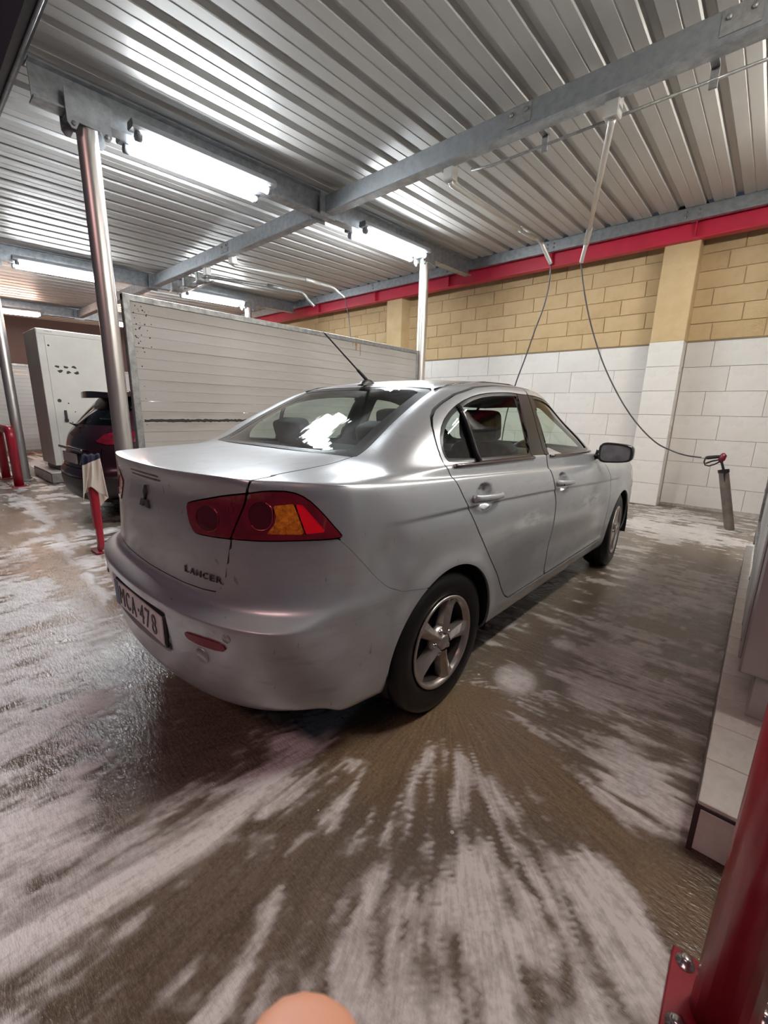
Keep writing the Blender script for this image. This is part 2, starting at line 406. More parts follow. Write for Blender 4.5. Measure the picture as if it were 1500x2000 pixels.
for r in range(7):
    z1 = 2.315-r*TH; z0 = max(z1-TH, .012)
    off = -2.18 if r % 2 == 0 else -1.943
    segs = []
    x = off
    while x > -6.6: segs.append((x-TL, x)); x -= TL
    segs.append((off, PIL[0][0]))
    offr = -.735 if r % 2 == 0 else -.52
    segs.append((PIL[0][1], offr)); x = offr
    while x < 1.2: segs.append((x, x+TL)); x += TL
    for k, (a, b) in enumerate(segs):
        piece('wall_tile', a, b, z0, z1, YW+.012, .016, TILE if (r*5+k*3) % 4 else TILE2, .0015, wall)
    for a, b in PIL[:1]:
        piece('wall_tile', a, b, z0, z1, YW-.288, .016, TILE, .0015, wall)
for a, b in PIL:
    MB().box(((a+b)/2, YW-.13, 1.157), (b-a-.016, .30, 2.315)).build('pilaster_core', TILE2 if a > -3 else YEL, wall)
    if a > -3: MB().box(((a+b)/2, YW-.2805, 1.157), (b-a-.006, .004, 2.312)).build('pilaster_grout', GROUT, wall)
    MB().box(((a+b)/2, YW-.12, 3.15), (b-a, .32, 1.67), bev=.008).build('pilaster_render', YEL, wall)
BL, BH = .56, .2195
for r in range(7):
    z0 = 2.335+r*BH; z1 = min(z0+BH, 3.94); x = -9.2+(.25 if r % 2 else 0)+.06*math.sin(r*2.1)
    k = 0
    while x < 1.4:
        if not any(a-.02 < x and x+BL < b+.02 for a, b in PIL):
            piece('wall_block', x, x+BL, z0, z1, YW+.0075, .03, YEL if (k*7+r*3) % 5 else YEL2, .004, wall, .0035)
        x += BL; k += 1
MB().box((-3.0, YW-.005, .02), (7.2, .03, .04)).build('wall_skirting', mat('worn_skirting', (.50, .46, .42), .8, col2=(.3, .27, .24), vscale=20), wall)

# ---- steel frame: red beam and zinc channel along the wall, cross beams, long beams, posts
rb = empty('red_beam', (0, 0, 0))
m_ = MB(); m_.box((-8, 7.30, 3.665), (20, .014, .25)); m_.box((-8, 7.29, 3.546), (20, .13, .016)); m_.box((-8, 7.29, 3.784), (20, .13, .016))
m_.build('beam_profile', REDBEAM, rb)
for x in (-1.151, -3.009, -4.908, -6.751, -8.591):
    MB().box((x+.03, 7.262, 3.665), (.012, .062, .22)).build('stiffener', REDBEAM, rb)
    MB().box((x, 7.245, 3.772), (.09, .05, .055), bev=.006).build('clamp', mat('white_painted_clamp', (.72, .70, .68), .5), rb)
tag(rb, 'long glossy red steel beam running along the top of the back wall', 'beam')
cb = empty('eaves_channel')
MB().box((-8, 7.16, 3.812), (20, .012, .15)).box((-8, 7.185, 3.742), (20, .06, .012)).box((-8, 7.185, 3.882), (20, .06, .012)).build('channel_profile', STEEL, cb)
for x in (-1.24, -1.10, -3.02, -2.92, -4.86, -6.7, -8.5):
    for dz in (-.025, .03): MB().lathe([(0, 0), (.014, 0), (.014, .01), (0, .01)], 8, 'y', (x, 7.143, 3.81+dz)).build('bolt', DULL, cb)
tag(cb, 'grey zinc channel above the red beam along the back wall', 'beam')

LINES = [.6, -4.4, -9.4, -14.4]
for li, X in enumerate(LINES):
    b = empty('roof_beam', (X, 0, 0))
    y0, y1 = 1.05, 7.13
    def slab(xa, xb, za, zb_, mbx):
        V = [(x, y, (zb(y) if True else 0)+z) for y in (y0, y1) for z in (za, zb_) for x in (xa, xb)]
        mbx.add(V, [(0, 1, 3, 2), (4, 6, 7, 5), (0, 4, 5, 1), (2, 3, 7, 6), (0, 2, 6, 4), (1, 5, 7, 3)])
    mb = MB(); slab(-.065, .065, 0, .014, mb); slab(-.006, .006, .014, .232, mb); slab(-.065, .065, .232, .246, mb)
    mb.build('beam_profile', STEEL, b)
    tag(b, ['long roof beam above the cabinet on the right', 'long roof beam above the slatted partition beside the silver car',
            'long roof beam above the white cabinet', 'farthest roof beam at the left edge'][li], 'beam', 'long roof beams')
    for (py, hh) in ((1.385 if X < 0 else 1.25, 0), (5.85, 0)):
        p = empty('steel_post', (X, py, 0)); top = zb(py)-.02
        MB().lathe([(.074, .012), (.074, top)], 28).build('pipe', CHROME, p)
        MB().box((0, 0, .008), (.26, .26, .016), bev=.003).build('base_plate', DULL, p)
        for sx in (-1, 1):
            for sy in (-1, 1): MB().lathe([(0, .016), (.014, .016), (.014, .036), (0, .036)], 6, 'z', (sx*.1, sy*.1, 0)).build('bolt', DULL, p)
        # saddle plates that hug the beam at the post head
        for sx in (-1, 1):
            poly = [(-.15, .13), (.15, .13), (.15, -.09), (.125, -.12), (.095, -.12), (.07, -.07), (-.07, -.07), (-.095, -.12), (-.125, -.12), (-.15, -.09)]
            MB().prism(poly, lambda u, v, d: (d, u, top+.02+v), sx*.082-.006, sx*.082+.006).build('saddle_plate', STEEL, p)
            for u in (-.11, .11): MB().lathe([(0, sx*.088), (.016, sx*.088), (.016, sx*.102), (0, sx*.102)], 8, 'x', (0, u, top-.07)).build('bolt', DULL, p)
        MB().box((0, 0, top+.008), (.17, .28, .014)).build('head_plate', STEEL, p)
        where = {.6: 'out on the right', -4.4: '', -9.4: 'beside the white cabinet', -14.4: 'farthest left'}[X]
        if X == -4.4: lab = 'round stainless post at the near end of the slatted partition' if py < 3 else 'round stainless post at the far end of the slatted partition'
        elif X == -9.4: lab = 'round stainless post in front of the white cabinet' if py < 3 else 'round stainless post behind the white cabinet by the wall'
        elif X == .6: lab = 'round stainless post before the cabinet on the right' if py < 3 else 'round stainless post behind the cabinet on the right'
        else: lab = 'farthest left front post of the wash hall' if py < 3 else 'farthest left rear post of the wash hall'
        tag(p, lab, 'post', 'stainless roof posts')
YC = 3.82
cbl = ['galvanised cross beam over the silver car', 'galvanised cross beam over the dark car', 'galvanised cross beam in the farthest bay']
for i, (xa, xb) in enumerate(((-4.33, .53), (-9.33, -4.47), (-14.33, -9.47))):
    c = empty('cross_beam', ((xa+xb)/2, YC, 0)); Lx = xb-xa; z0 = zb(YC)+.012
    MB().box((0, 0, z0+.09), (Lx, .13, .18), bev=.008).build('beam_profile', STEEL, c)
    for x in (-Lx/2+.02, Lx/2-.02): MB().box((x, -.02, z0+.08), (.02, .22, .24)).build('end_plate', STEEL, c)
    if i < 2:   # splice plates and clips
        for x in ([.57, 1.97] if i == 0 else [.3]):
            MB().box((x-.6 if i == 0 else x, -.068, z0+.10), (.20, .008, .13)).build('splice_plate', DULL, c)
            for dx in (-.06, .06): MB().lathe([(0, -.072), (.016, -.072), (.016, -.086), (0, -.086)], 6, 'y', ((x-.6 if i == 0 else x)+dx, 0, z0+.12)).build('bolt', DULL, c)
    tag(c, cbl[i], 'beam', 'cross beams')
# front fascia channel at the roof edge
f = empty('fascia_beam', (0, 0, 0))
MB().box((-7.6, .93, zc(1)+.06), (19.6, .012, .26)).box((-7.6, .97, zc(1)-.066), (19.6, .09, .012)).build('fascia_profile', mat('dark_fascia', (.10, .10, .11), .5, .4), f)
MB().tube([(-17.3, .985, zc(1)-.082), (2, .985, zc(1)-.082)], .012, 8).build('edge_tube', STEEL, f)
tag(f, 'dark fascia channel along the open front edge of the roof', 'beam')

# ---- lamps: twin tubes on either flank of each long beam
def lamp(X, y0, y1, label, ms, side):
    L_ = empty('ceiling_lamp', (X, (y0+y1)/2, zb((y0+y1)/2))); h = (y1-y0)/2; sl = .032
    xo = side*.135
    def at(y, dz): return (xo, y, dz+sl*y)
    m = MB(); V = []
    for y in (-h-.08, h+.08):
        for dx, dz in ((-.05, .075), (.05, .075), (.062, .03), (.045, .012), (-.045, .012), (-.062, .03)): V.append((xo+dx, y, dz+sl*y))
    m.add(V, [tuple(range(6)), tuple(range(11, 5, -1))]+[(i, (i+1) % 6, (i+1) % 6+6, i+6) for i in range(6)])
    m.build('housing', mat('lamp_housing_grey', (.30, .31, .33), .5), L_)
    m = MB().tube([at(-h, -.022), at(h, -.022)], .029, 12); t = m.build('lamp_tube', ms, L_)
    for s_ in (-1, 1): MB().tube([at(s_*h, -.022), at(s_*(h+.045), -.020)], .036, 12).build('end_cap', mat('lamp_end_cap', (.22, .23, .25), .5), L_)
    for s_ in (-.6, .6): MB().box((xo-side*.04, s_*h, .085+sl*s_*h), (.12, .04, .022)).build('clip', STEEL, L_)
    tag(L_, label, 'ceiling lamp', 'tube lamps under the roof beams')
TW = emission('tube_light_white', (.90, .96, 1.0), TUBE)
TP = emission('tube_light_warm', (1.0, .70, .55), TUBE*.8)
TWR = emission('tube_light_warm_white', (1.0, .95, .87), TUBE)
for X, wh in ((-4.4, 'over the slatted partition'), (-9.4, 'over the white cabinet'), (-14.4, 'in the farthest bay'), (.6, 'above the right cabinet')):
    for (a, b, w2) in ((1.74, 2.94, 'near'), (4.42, 5.66, 'far')):
        for s_ in (-1, 1):
            lamp(X, a, b, f'{w2} lit tube lamp {wh}, {"right" if s_ > 0 else "left"} flank of the beam', TP if X < -14 else (TWR if X > 0 else TW), s_)
# ================================================================== CAR BODIES
def bspline_surf(P, nu, nv, iters=2, gain=.8):
    """P[rows, cols, 3] half-body net (x >= 0); cubic B-spline pulled back onto its net, sampled nu per column and nv per row"""
    P = np.array(P, float)
    def pad(Q):
        a = Q[:, 1:2].copy(); a[..., 0] *= -1; b = Q[:, -2:-1].copy(); b[..., 0] *= -1
        Q = np.concatenate([a, Q, b], 1)
        lo = 2*Q[0:1]-Q[1:2]; hi = Q[-2:-1].copy(); hi[..., 0] *= -1
        return np.concatenate([lo, Q, hi], 0)
    Q = P.copy()
    def at_knots(Q):
        R = pad(Q); R = (R[:-2]+4*R[1:-1]+R[2:])/6; return (R[:, :-2]+4*R[:, 1:-1]+R[:, 2:])/6
    for _ in range(iters): Q = Q+gain*(P-at_knots(Q))
    R = pad(Q)
    def basis(n, k):
        out = np.zeros(((n-1)*k+1, n+2))
        for i in range(len(out)):
            s = min(i//k, n-2); t = i/k-s
            bb = [(1-t)**3/6, (3*t**3-6*t*t+4)/6, (-3*t**3+3*t*t+3*t+1)/6, t**3/6]
            out[i, s:s+4] = bb
        return out
    BU, BV = basis(P.shape[1], nu), basis(P.shape[0], nv)
    S = np.einsum('ij,jkc->ikc', BV, R); S = np.einsum('lk,ikc->ilc', BU, S)
    return S
class Surf:
    """dense triangulated body surface (both halves) that panels are cut from"""
    def __init__(s, S):
        S[:, 0, 0] = 0; S[:, -1, 0] = 0; S[-1, :, 0] = 0
        r, c = S.shape[:2]; ii = np.arange(r*c).reshape(r, c)
        q = np.stack([ii[:-1, :-1], ii[:-1, 1:], ii[1:, 1:], ii[1:, :-1]], -1).reshape(-1, 4)
        T = np.concatenate([q[:, [0, 1, 2]], q[:, [0, 2, 3]]])
        V = S.reshape(-1, 3); M = V.copy(); M[:, 0] *= -1
        s.V = np.concatenate([V, M]); s.T = np.concatenate([T, T[:, ::-1]+len(V)])
        # weld the centre line numerically through normals only
        s.side = np.concatenate([np.ones(len(V)), -np.ones(len(V))])
        s.normals(); s.h = len(V)
    def normals(s):
        a, b, c = s.V[s.T[:, 0]], s.V[s.T[:, 1]], s.V[s.T[:, 2]]
        n = np.cross(b-a, c-a); N = np.zeros_like(s.V)
        for k in range(3): np.add.at(N, s.T[:, k], n)
        on = np.abs(s.V[:, 0]) < 1e-6; N[on, 0] = 0
        L = np.linalg.norm(N, axis=1, keepdims=True); N = N/np.maximum(L, 1e-12)
        cen = np.array([0, 1.2, .75])
        if np.mean(np.sum(N*(s.V-cen), 1)) < 0: N = -N; s.T = s.T[:, ::-1]
        s.N = N
    def bvh(s): return BVHTree.FromPolygons([tuple(v) for v in s.V], [tuple(t) for t in s.T])
    def cut(s, f, name, m, parent, rim=.012, lift=0.0):
        """part where f < 0 (f per vertex), with folded-in rims"""
        fv = f; ins = fv < 0; cnt = ins[s.T].sum(1)
        full = s.T[cnt == 3]; part = s.T[(cnt > 0) & (cnt < 3)]
        newV = []; newN = []; cache = {}; tris = []
        base = len(s.V)
        def cutpt(i, j):
            k = (i, j) if i < j else (j, i)
            if k not in cache:
                a, b = k; t = fv[a]/(fv[a]-fv[b]); t = min(max(t, .02), .98)
                cache[k] = base+len(newV); newV.append(s.V[a]*(1-t)+s.V[b]*t); n = s.N[a]*(1-t)+s.N[b]*t; newN.append(n/np.linalg.norm(n))
            return cache[k]
        for t in part:
            o = []
            for k in range(3):
                i, j = int(t[k]), int(t[(k+1) % 3])
                if ins[i]: o.append(i)
                if ins[i] != ins[j]: o.append(cutpt(i, j))
            for k in range(1, len(o)-1): tris.append((o[0], o[k], o[k+1]))
        A = np.concatenate([full, np.array(tris, int).reshape(-1, 3)]) if len(tris) else full
        if len(A) == 0: return None
        AV = np.concatenate([s.V, np.array(newV).reshape(-1, 3)]); AN = np.concatenate([s.N, np.array(newN).reshape(-1, 3)])
        # weld the mirror line
        key = np.round(AV[:, :]*1e5).astype(np.int64); mid = np.abs(AV[:, 0]) < 1e-5
        remap = np.arange(len(AV)); d = {}
        for i in np.nonzero(mid)[0]:
            k = (key[i, 1], key[i, 2]); d.setdefault(k, i); remap[i] = d[k]
        A = remap[A]; A = A[(A[:, 0] != A[:, 1]) & (A[:, 1] != A[:, 2]) & (A[:, 0] != A[:, 2])]
        u, inv = np.unique(A, return_inverse=True); A = inv.reshape(-1, 3)
        V = AV[u]+AN[u]*lift; N = AN[u]
        faces = [tuple(x) for x in A]; nor = N
        if rim:
            e = np.concatenate([A[:, [0, 1]], A[:, [1, 2]], A[:, [2, 0]]]); es = {}
            for a, b in e:
                k = (a, b) if a < b else (b, a); es[k] = None if k in es else (a, b)
            B = [v for v in es.values() if v is not None]
            ids = sorted({i for b in B for i in b}); o = len(V); mp = {i: o+2*k for k, i in enumerate(ids)}
            ex = np.empty((2*len(ids), 3)); exn = np.empty((2*len(ids), 3)); tang = {i: np.zeros(3) for i in ids}
            for a, b in B:
                dd = V[b]-V[a]; tang[a] += dd; tang[b] += dd
            for k, i in enumerate(ids):
                ex[2*k] = V[i]; ex[2*k+1] = V[i]-N[i]*rim
                t = tang[i]; nn = np.cross(t, N[i]); l = np.linalg.norm(nn); nn = nn/l if l > 1e-9 else N[i]
                exn[2*k] = nn; exn[2*k+1] = nn
            faces += [(mp[a], mp[a]+1, mp[b]+1, mp[b]) for a, b in B]
            V = np.concatenate([V, ex]); nor = np.concatenate([N, exn])
        me = bpy.data.meshes.new(name); me.from_pydata([tuple(v) for v in V], [], faces)
        me.polygons.foreach_set('use_smooth', np.ones(len(me.polygons), bool)); me.update()
        me.normals_split_custom_set_from_vertices([tuple(n) for n in nor])
        return link(name, me, m, parent)
def poly_sdf(px, py, poly):
    """signed distance to polygon, negative inside"""
    P = np.array(poly, float); d = np.full(px.shape, 1e9); inside = np.zeros(px.shape, bool)
    for i in range(len(P)):
        x0, y0 = P[i]; x1, y1 = P[(i+1) % len(P)]; ex, ey = x1-x0, y1-y0
        t = np.clip(((px-x0)*ex+(py-y0)*ey)/max(ex*ex+ey*ey, 1e-12), 0, 1)
        d = np.minimum(d, np.hypot(px-x0-t*ex, py-y0-t*ey))
        c = ((y0 > py) != (y1 > py)); xx = x0+(py-y0)/((y1-y0) if abs(y1-y0) > 1e-12 else 1e-12)*ex
        inside ^= c & (px < xx)
    return np.where(inside, -d, d)
def chaikin(poly, n=2, keep=()):
    P = [tuple(p) for p in poly]
    for _ in range(n):
        Q = []
        for i in range(len(P)):
            a, b = P[i], P[(i+1) % len(P)]
            Q += [(.75*a[0]+.25*b[0], .75*a[1]+.25*b[1]), (.25*a[0]+.75*b[0], .25*a[1]+.75*b[1])]
        P = Q
    return P

# ------------------------------------------------------------------ silver saloon: net of points, rear axle at y = 0
YS = [-.50, -.27, .05, .45, .80, 1.12, 1.60, 2.05, 2.45, 2.75, 3.05]       # side columns k5..k15
def side_row(z, x, zf=None, taper=None):
    """lower-body row along the flank"""
    zf = z if zf is None else zf; out = []
    tp = taper or [.962, .990, 1.0, .998, .998, .998, .998, .997, .997, .985, .955]
    for y, t in zip(YS, tp):
        k = (y+.5)/3.55; out.append((x*t, y, z+(zf-z)*k))
    return out
rows = []
def row(rear, z, x, zf, front, taper=None): rows.append(list(rear)+side_row(z, x, zf, taper)+list(front))
def RY(z, y0, c1, c2, c3, c4, x4=.79, x3=.69, dz=0.0):
    """rear columns k0..k4: plan offsets c* forward of the centre y0"""
    return [(0, y0, z), (.28, y0+c1, z), (.50, y0+c2, z), (x3, y0+c3, z+dz*.6), (x4, y0+c4, z+dz)]
def FR(z, y0, w=1.0):
    return [(.80*w, y0-.30, z), (.58*w, y0-.11, z), (.30, y0-.03, z), (0, y0, z)]
row(RY(.235, -.77, .02, .07, .16, .30, .74, .64), .20, .74, .18, FR(.17, 3.40))
row(RY(.275, -.864, .018, .068, .165, .29, .775, .675), .245, .842, .235, FR(.20, 3.50))
row(RY(.36, -.888, .016, .060, .148, .265, .79, .685), .34, .866, .33, FR(.32, 3.56))
row(RY(.50, -.905, .014, .052, .130, .24, .795, .69), .48, .879, .46, FR(.48, 3.60))
row(RY(.600, -.910, .012, .045, .116, .222, .797, .69), .585, .883, .56, FR(.58, 3.605))
row(RY(.622, -.905, .012, .045, .116, .218, .796, .688), .625, .884, .60, FR(.62, 3.60))
row(RY(.641, -.862, .010, .040, .098, .195, .785, .672), .665, .884, .63, FR(.66, 3.595))
UT = [.945, .985, 1.0, .998, .998, .998, .998, .997, .997, .985, .955]
row(RY(.667, -.834, .010, .044, .100, .195, .765, .648), .71, .883, .67, FR(.69, 3.59), UT)
row(RY(.78, -.829, .011, .050, .110, .205, .74, .635), .79, .880, .74, FR(.73, 3.575), UT)
row(RY(.91, -.824, .012, .055, .112, .205, .728, .622), .89, .874, .80, FR(.77, 3.55), UT)
row(RY(1.000, -.812, .012, .056, .112, .205, .708, .615), .975, .861, .845, FR(.80, 3.52), UT)
row(RY(1.056, -.826, .012, .060, .112, .205, .686, .608, -.008), 1.035, .846, .875, FR(.83, 3.48), UT)
row(RY(1.078, -.824, .012, .061, .114, .207, .676, .602, -.010), 1.056, .834, .895, FR(.85, 3.42, .96), UT)
row(RY(1.085, -.793, .012, .060, .113, .203, .668, .595, -.012), 1.066, .822, .91, FR(.865, 3.34, .92), UT)
# greenhouse rows: explicit
rows.append([(0, -.54, 1.103), (.26, -.53, 1.102), (.46, -.52, 1.099), (.60, -.48, 1.092), (.675, -.45, 1.082),
             (.758, -.36, 1.075), (.797, -.165, 1.073), (.810, .075, 1.076), (.812, .45, 1.073), (.812, .80, 1.068), (.812, 1.12, 1.060),
             (.808, 1.60, 1.045), (.795, 2.02, 1.020), (.735, 2.42, .990), (.675, 2.62, .965), (.54, 2.78, .955),
             (.50, 2.86, .945), (.36, 2.90, .950), (.20, 2.92, .955), (0, 2.93, .957)])
rows.append([(0, -.285, 1.122), (.25, -.28, 1.121), (.43, -.265, 1.118), (.555, -.235, 1.112), (.650, -.24, 1.098),
             (.740, -.19, 1.095), (.780, -.06, 1.093), (.792, .12, 1.093), (.795, .46, 1.089), (.796, .80, 1.083), (.796, 1.12, 1.074),
             (.790, 1.58, 1.058), (.770, 1.98, 1.038), (.690, 2.30, 1.015), (.600, 2.38, 1.008), (.45, 2.46, 1.008),
             (.42, 2.49, 1.005), (.30, 2.52, 1.005), (.16, 2.535, 1.005), (0, 2.54, 1.005)])
rows.append([(0, -.10, 1.215), (.245, -.095, 1.213), (.42, -.085, 1.207), (.538, -.065, 1.197), (.615, -.085, 1.187),
             (.708, -.03, 1.185), (.744, .10, 1.184), (.754, .22, 1.184), (.752, .50, 1.182), (.754, .80, 1.178), (.754, 1.12, 1.172),
             (.746, 1.54, 1.160), (.715, 1.86, 1.140), (.650, 2.08, 1.120), (.565, 2.16, 1.112), (.43, 2.23, 1.110),
             (.40, 2.25, 1.110), (.29, 2.275, 1.110), (.15, 2.285, 1.110), (0, 2.29, 1.110)])
rows.append([(0, .105, 1.315), (.235, .108, 1.313), (.405, .115, 1.307), (.517, .13, 1.298), (.575, .105, 1.287),
             (.660, .15, 1.284), (.697, .25, 1.283), (.706, .35, 1.285), (.703, .56, 1.288), (.706, .82, 1.288), (.706, 1.12, 1.284),
             (.695, 1.47, 1.270), (.655, 1.68, 1.250), (.605, 1.84, 1.235), (.535, 1.91, 1.230), (.41, 1.97, 1.230),
             (.38, 1.985, 1.230), (.27, 2.005, 1.230), (.14, 2.012, 1.230), (0, 2.015, 1.230)])
rows.append([(0, .345, 1.418), (.225, .348, 1.416), (.385, .352, 1.411), (.492, .362, 1.403), (.540, .345, 1.395),
             (.600, .375, 1.393), (.632, .45, 1.395), (.641, .53, 1.398), (.642, .68, 1.405), (.646, .86, 1.409), (.646, 1.12, 1.408),
             (.632, 1.37, 1.398), (.595, 1.48, 1.385), (.555, 1.57, 1.375), (.495, 1.63, 1.372), (.385, 1.68, 1.372),
             (.355, 1.69, 1.372), (.25, 1.71, 1.373), (.13, 1.715, 1.373), (0, 1.72, 1.373)])
rows.append([(0, .52, 1.458), (.20, .522, 1.456), (.345, .53, 1.451), (.44, .54, 1.444), (.485, .535, 1.438),
             (.520, .56, 1.437), (.545, .61, 1.440), (.558, .65, 1.443), (.570, .76, 1.448), (.574, .90, 1.452), (.574, 1.12, 1.452),
             (.560, 1.28, 1.446), (.525, 1.36, 1.438), (.49, 1.43, 1.431), (.44, 1.48, 1.428), (.34, 1.52, 1.428),
             (.31, 1.53, 1.428), (.22, 1.545, 1.430), (.115, 1.55, 1.431), (0, 1.555, 1.431)])
rows.append([(0, .72, 1.480), (.15, .72, 1.479), (.25, .725, 1.477), (.31, .73, 1.474), (.335, .735, 1.472),
             (.355, .75, 1.472), (.37, .77, 1.473), (.38, .80, 1.474), (.385, .86, 1.476), (.39, .96, 1.477), (.39, 1.10, 1.477),
             (.38, 1.18, 1.475), (.36, 1.22, 1.472), (.34, 1.26, 1.470), (.31, 1.29, 1.469), (.25, 1.32, 1.469),
             (.22, 1.325, 1.469), (.16, 1.33, 1.470), (.08, 1.335, 1.470), (0, 1.34, 1.470)])
rows.append([(0, y, 1.489) for y in np.linspace(.95, 1.14, 20)])
assert all(len(r) == 20 for r in rows), [len(r) for r in rows]
S = bspline_surf(rows, 17, 13)
car = Surf(S)
V = car.V; AX = np.abs(V[:, 0]); Yv, Zv = V[:, 1], V[:, 2]; sg = car.side
WC = [(.02, .312), (2.645, .312)]; ARCH = .366
# flank shaping: wheel-arch flares, the crease through the handles, the sill and a knock behind the rear door
flank = sstep(.70, .80, AX)*(1-sstep(1.02, 1.06, Zv))
dxs = np.zeros(len(V))
for wy, wz in WC:
    r = np.hypot(Yv-wy, Zv-wz); dxs += .014*np.exp(-((r-ARCH)/.05)**2)*sstep(.15, .35, Zv)
zcr = np.interp(Yv, [-.55, -.25, .14, .54, 1.14, 2.07, 2.8], [.925, .914, .907, .893, .866, .815, .79])
d = zcr-Zv
dxs += np.where(d > 0, .0085*np.exp(-d/.05)*-1.0*sstep(0, .012, d), 0)*sstep(-.5, .1, Yv)*(1-sstep(2.3, 2.6, Yv))
dxs -= .010*np.exp(-((Zv-.52)/.10)**2)*sstep(.42, .62, Yv)*(1-sstep(2.05, 2.25, Yv))
dxs += .010*np.exp(-((Zv-.335)/.03)**2)*sstep(.42, .55, Yv)*(1-sstep(2.15, 2.28, Yv))
dxs -= .016*np.exp(-((Yv+.345)/.06)**2-((Zv-.80)/.085)**2)*(sg > 0)
dxs += .008*np.exp(-((Yv+.27)/.05)**2-((Zv-.72)/.05)**2)*(sg > 0)
V[:, 0] += sg*dxs*flank
def dish(y, z, r, depth):
    rr = np.hypot(Yv-y, (Zv-z)*1.05)/r
    V[:, 0] -= sg*flank*depth*(1-sstep(.70, 1.0, rr))
dish(.298, .930, .066, .030); dish(1.255, .893, .066, .030)
# number plate recess in the rear bumper
rec = (1-sstep(.27, .285, AX))*sstep(.415, .425, Zv)*(1-sstep(.565, .585, Zv))*(Yv < -.6)
V[:, 1] += .022*rec
car.normals()
V = car.V; AX = np.abs(V[:, 0]); Yv, Zv = V[:, 1], V[:, 2]
SIL = mat('silver_metallic_paint', (.50, .52, .545), .31, .62, coat=.5)
def road_dirt(m):
    """thin film of dried dirt: brown-grey smears, heavier low on the flanks, that dull the clear coat"""
    nt, N, L = nodes_of(m); b = N['Principled BSDF']; tc = N['Texture Coordinate']
    def nz(sc, st, det):
        mp = N.new('ShaderNodeMapping'); mp.inputs['Scale'].default_value = st; L.new(tc.outputs['Object'], mp.inputs[0])
        n = N.new('ShaderNodeTexNoise'); n.inputs['Scale'].default_value = sc; n.inputs['Detail'].default_value = det; n.inputs['Roughness'].default_value = .5; L.new(mp.outputs[0], n.inputs[0]); return n.outputs['Fac']
    def mr(x, a, bb, c=0., d=1.):
        r = N.new('ShaderNodeMapRange'); r.inputs[1].default_value = a; r.inputs[2].default_value = bb; r.inputs[3].default_value = c; r.inputs[4].default_value = d; L.new(x, r.inputs[0]); return r.outputs[0]
    def mu(a, bb, op='MULTIPLY'):
        x = N.new('ShaderNodeMath'); x.operation = op; L.new(a, x.inputs[0])
        if isinstance(bb, float): x.inputs[1].default_value = bb
        else: L.new(bb, x.inputs[1])
        return x.outputs[0]
    sp = N.new('ShaderNodeSeparateXYZ'); L.new(tc.outputs['Object'], sp.inputs[0])
    low = mr(sp.outputs[2], 1.0, .45, .25, 1.0)
    f = mu(mu(mr(nz(2.3, (1, 1, 1.6), 3), .46, .66), low), .55)
    g_ = mu(mr(nz(9, (1, .7, 3), 3), .56, .70), .22)
    f = mu(f, g_, 'ADD')
    sc = mu(mr(nz(30, (1, 2, .6), 2), .70, .76), .5)       # scuffs
    mx = N.new('ShaderNodeMix'); mx.data_type = 'RGBA'; mx.inputs[6].default_value = b.inputs['Base Color'].default_value; mx.inputs[7].default_value = (.27, .255, .24, 1); L.new(f, mx.inputs[0])
    m2 = N.new('ShaderNodeMix'); m2.data_type = 'RGBA'; L.new(mx.outputs[2], m2.inputs[6]); m2.inputs[7].default_value = (.16, .15, .15, 1); L.new(sc, m2.inputs[0])
    # soap left on the doors
    for cy_, cz_, ry, rz_ in ((.80, .745, .24, .055), (1.78, .70, .30, .07)):
        sv = N.new('ShaderNodeVectorMath'); sv.operation = 'SUBTRACT'; sv.inputs[1].default_value = (.86, cy_, cz_); L.new(tc.outputs['Object'], sv.inputs[0])
        ss = N.new('ShaderNodeVectorMath'); ss.operation = 'DIVIDE'; ss.inputs[1].default_value = (.3, ry, rz_); L.new(sv.outputs[0], ss.inputs[0])
        le = N.new('ShaderNodeVectorMath'); le.operation = 'LENGTH'; L.new(ss.outputs[0], le.inputs[0])
        so = mu(mr(le.outputs['Value'], 1.0, .5), mr(nz(11, (1, .6, 2.2), 4), .46, .58))
        so = mu(so, .62)
        m3 = N.new('ShaderNodeMix'); m3.data_type = 'RGBA'; L.new(m2.outputs[2], m3.inputs[6]); m3.inputs[7].default_value = (.82, .82, .82, 1); L.new(so, m3.inputs[0]); m2 = m3
    L.new(m2.outputs[2], b.inputs['Base Color']); L.new(mr(f, 0, .6, .62, .30), b.inputs['Metallic']); L.new(mr(f, 0, .6, .30, .46), b.inputs['Roughness'])
road_dirt(SIL)
TRIMB = mat('black_window_trim', (.012, .012, .014), .25, 0, coat=.3)
LINER = mat('dark_grey_cabin_lining', (.085, .088, .09), .8)
WELL = mat('wheel_well_black', (.006, .006, .006), .9)
CHR = mat('car_chrome', (.75, .75, .76), .12, 1.0)
C = empty('silver_saloon_car', (-1.76644, 1.43718, 0), -.016447)
tag(C, 'dirty silver four-door saloon car with red and amber tail lamps', 'car')

g = .0035
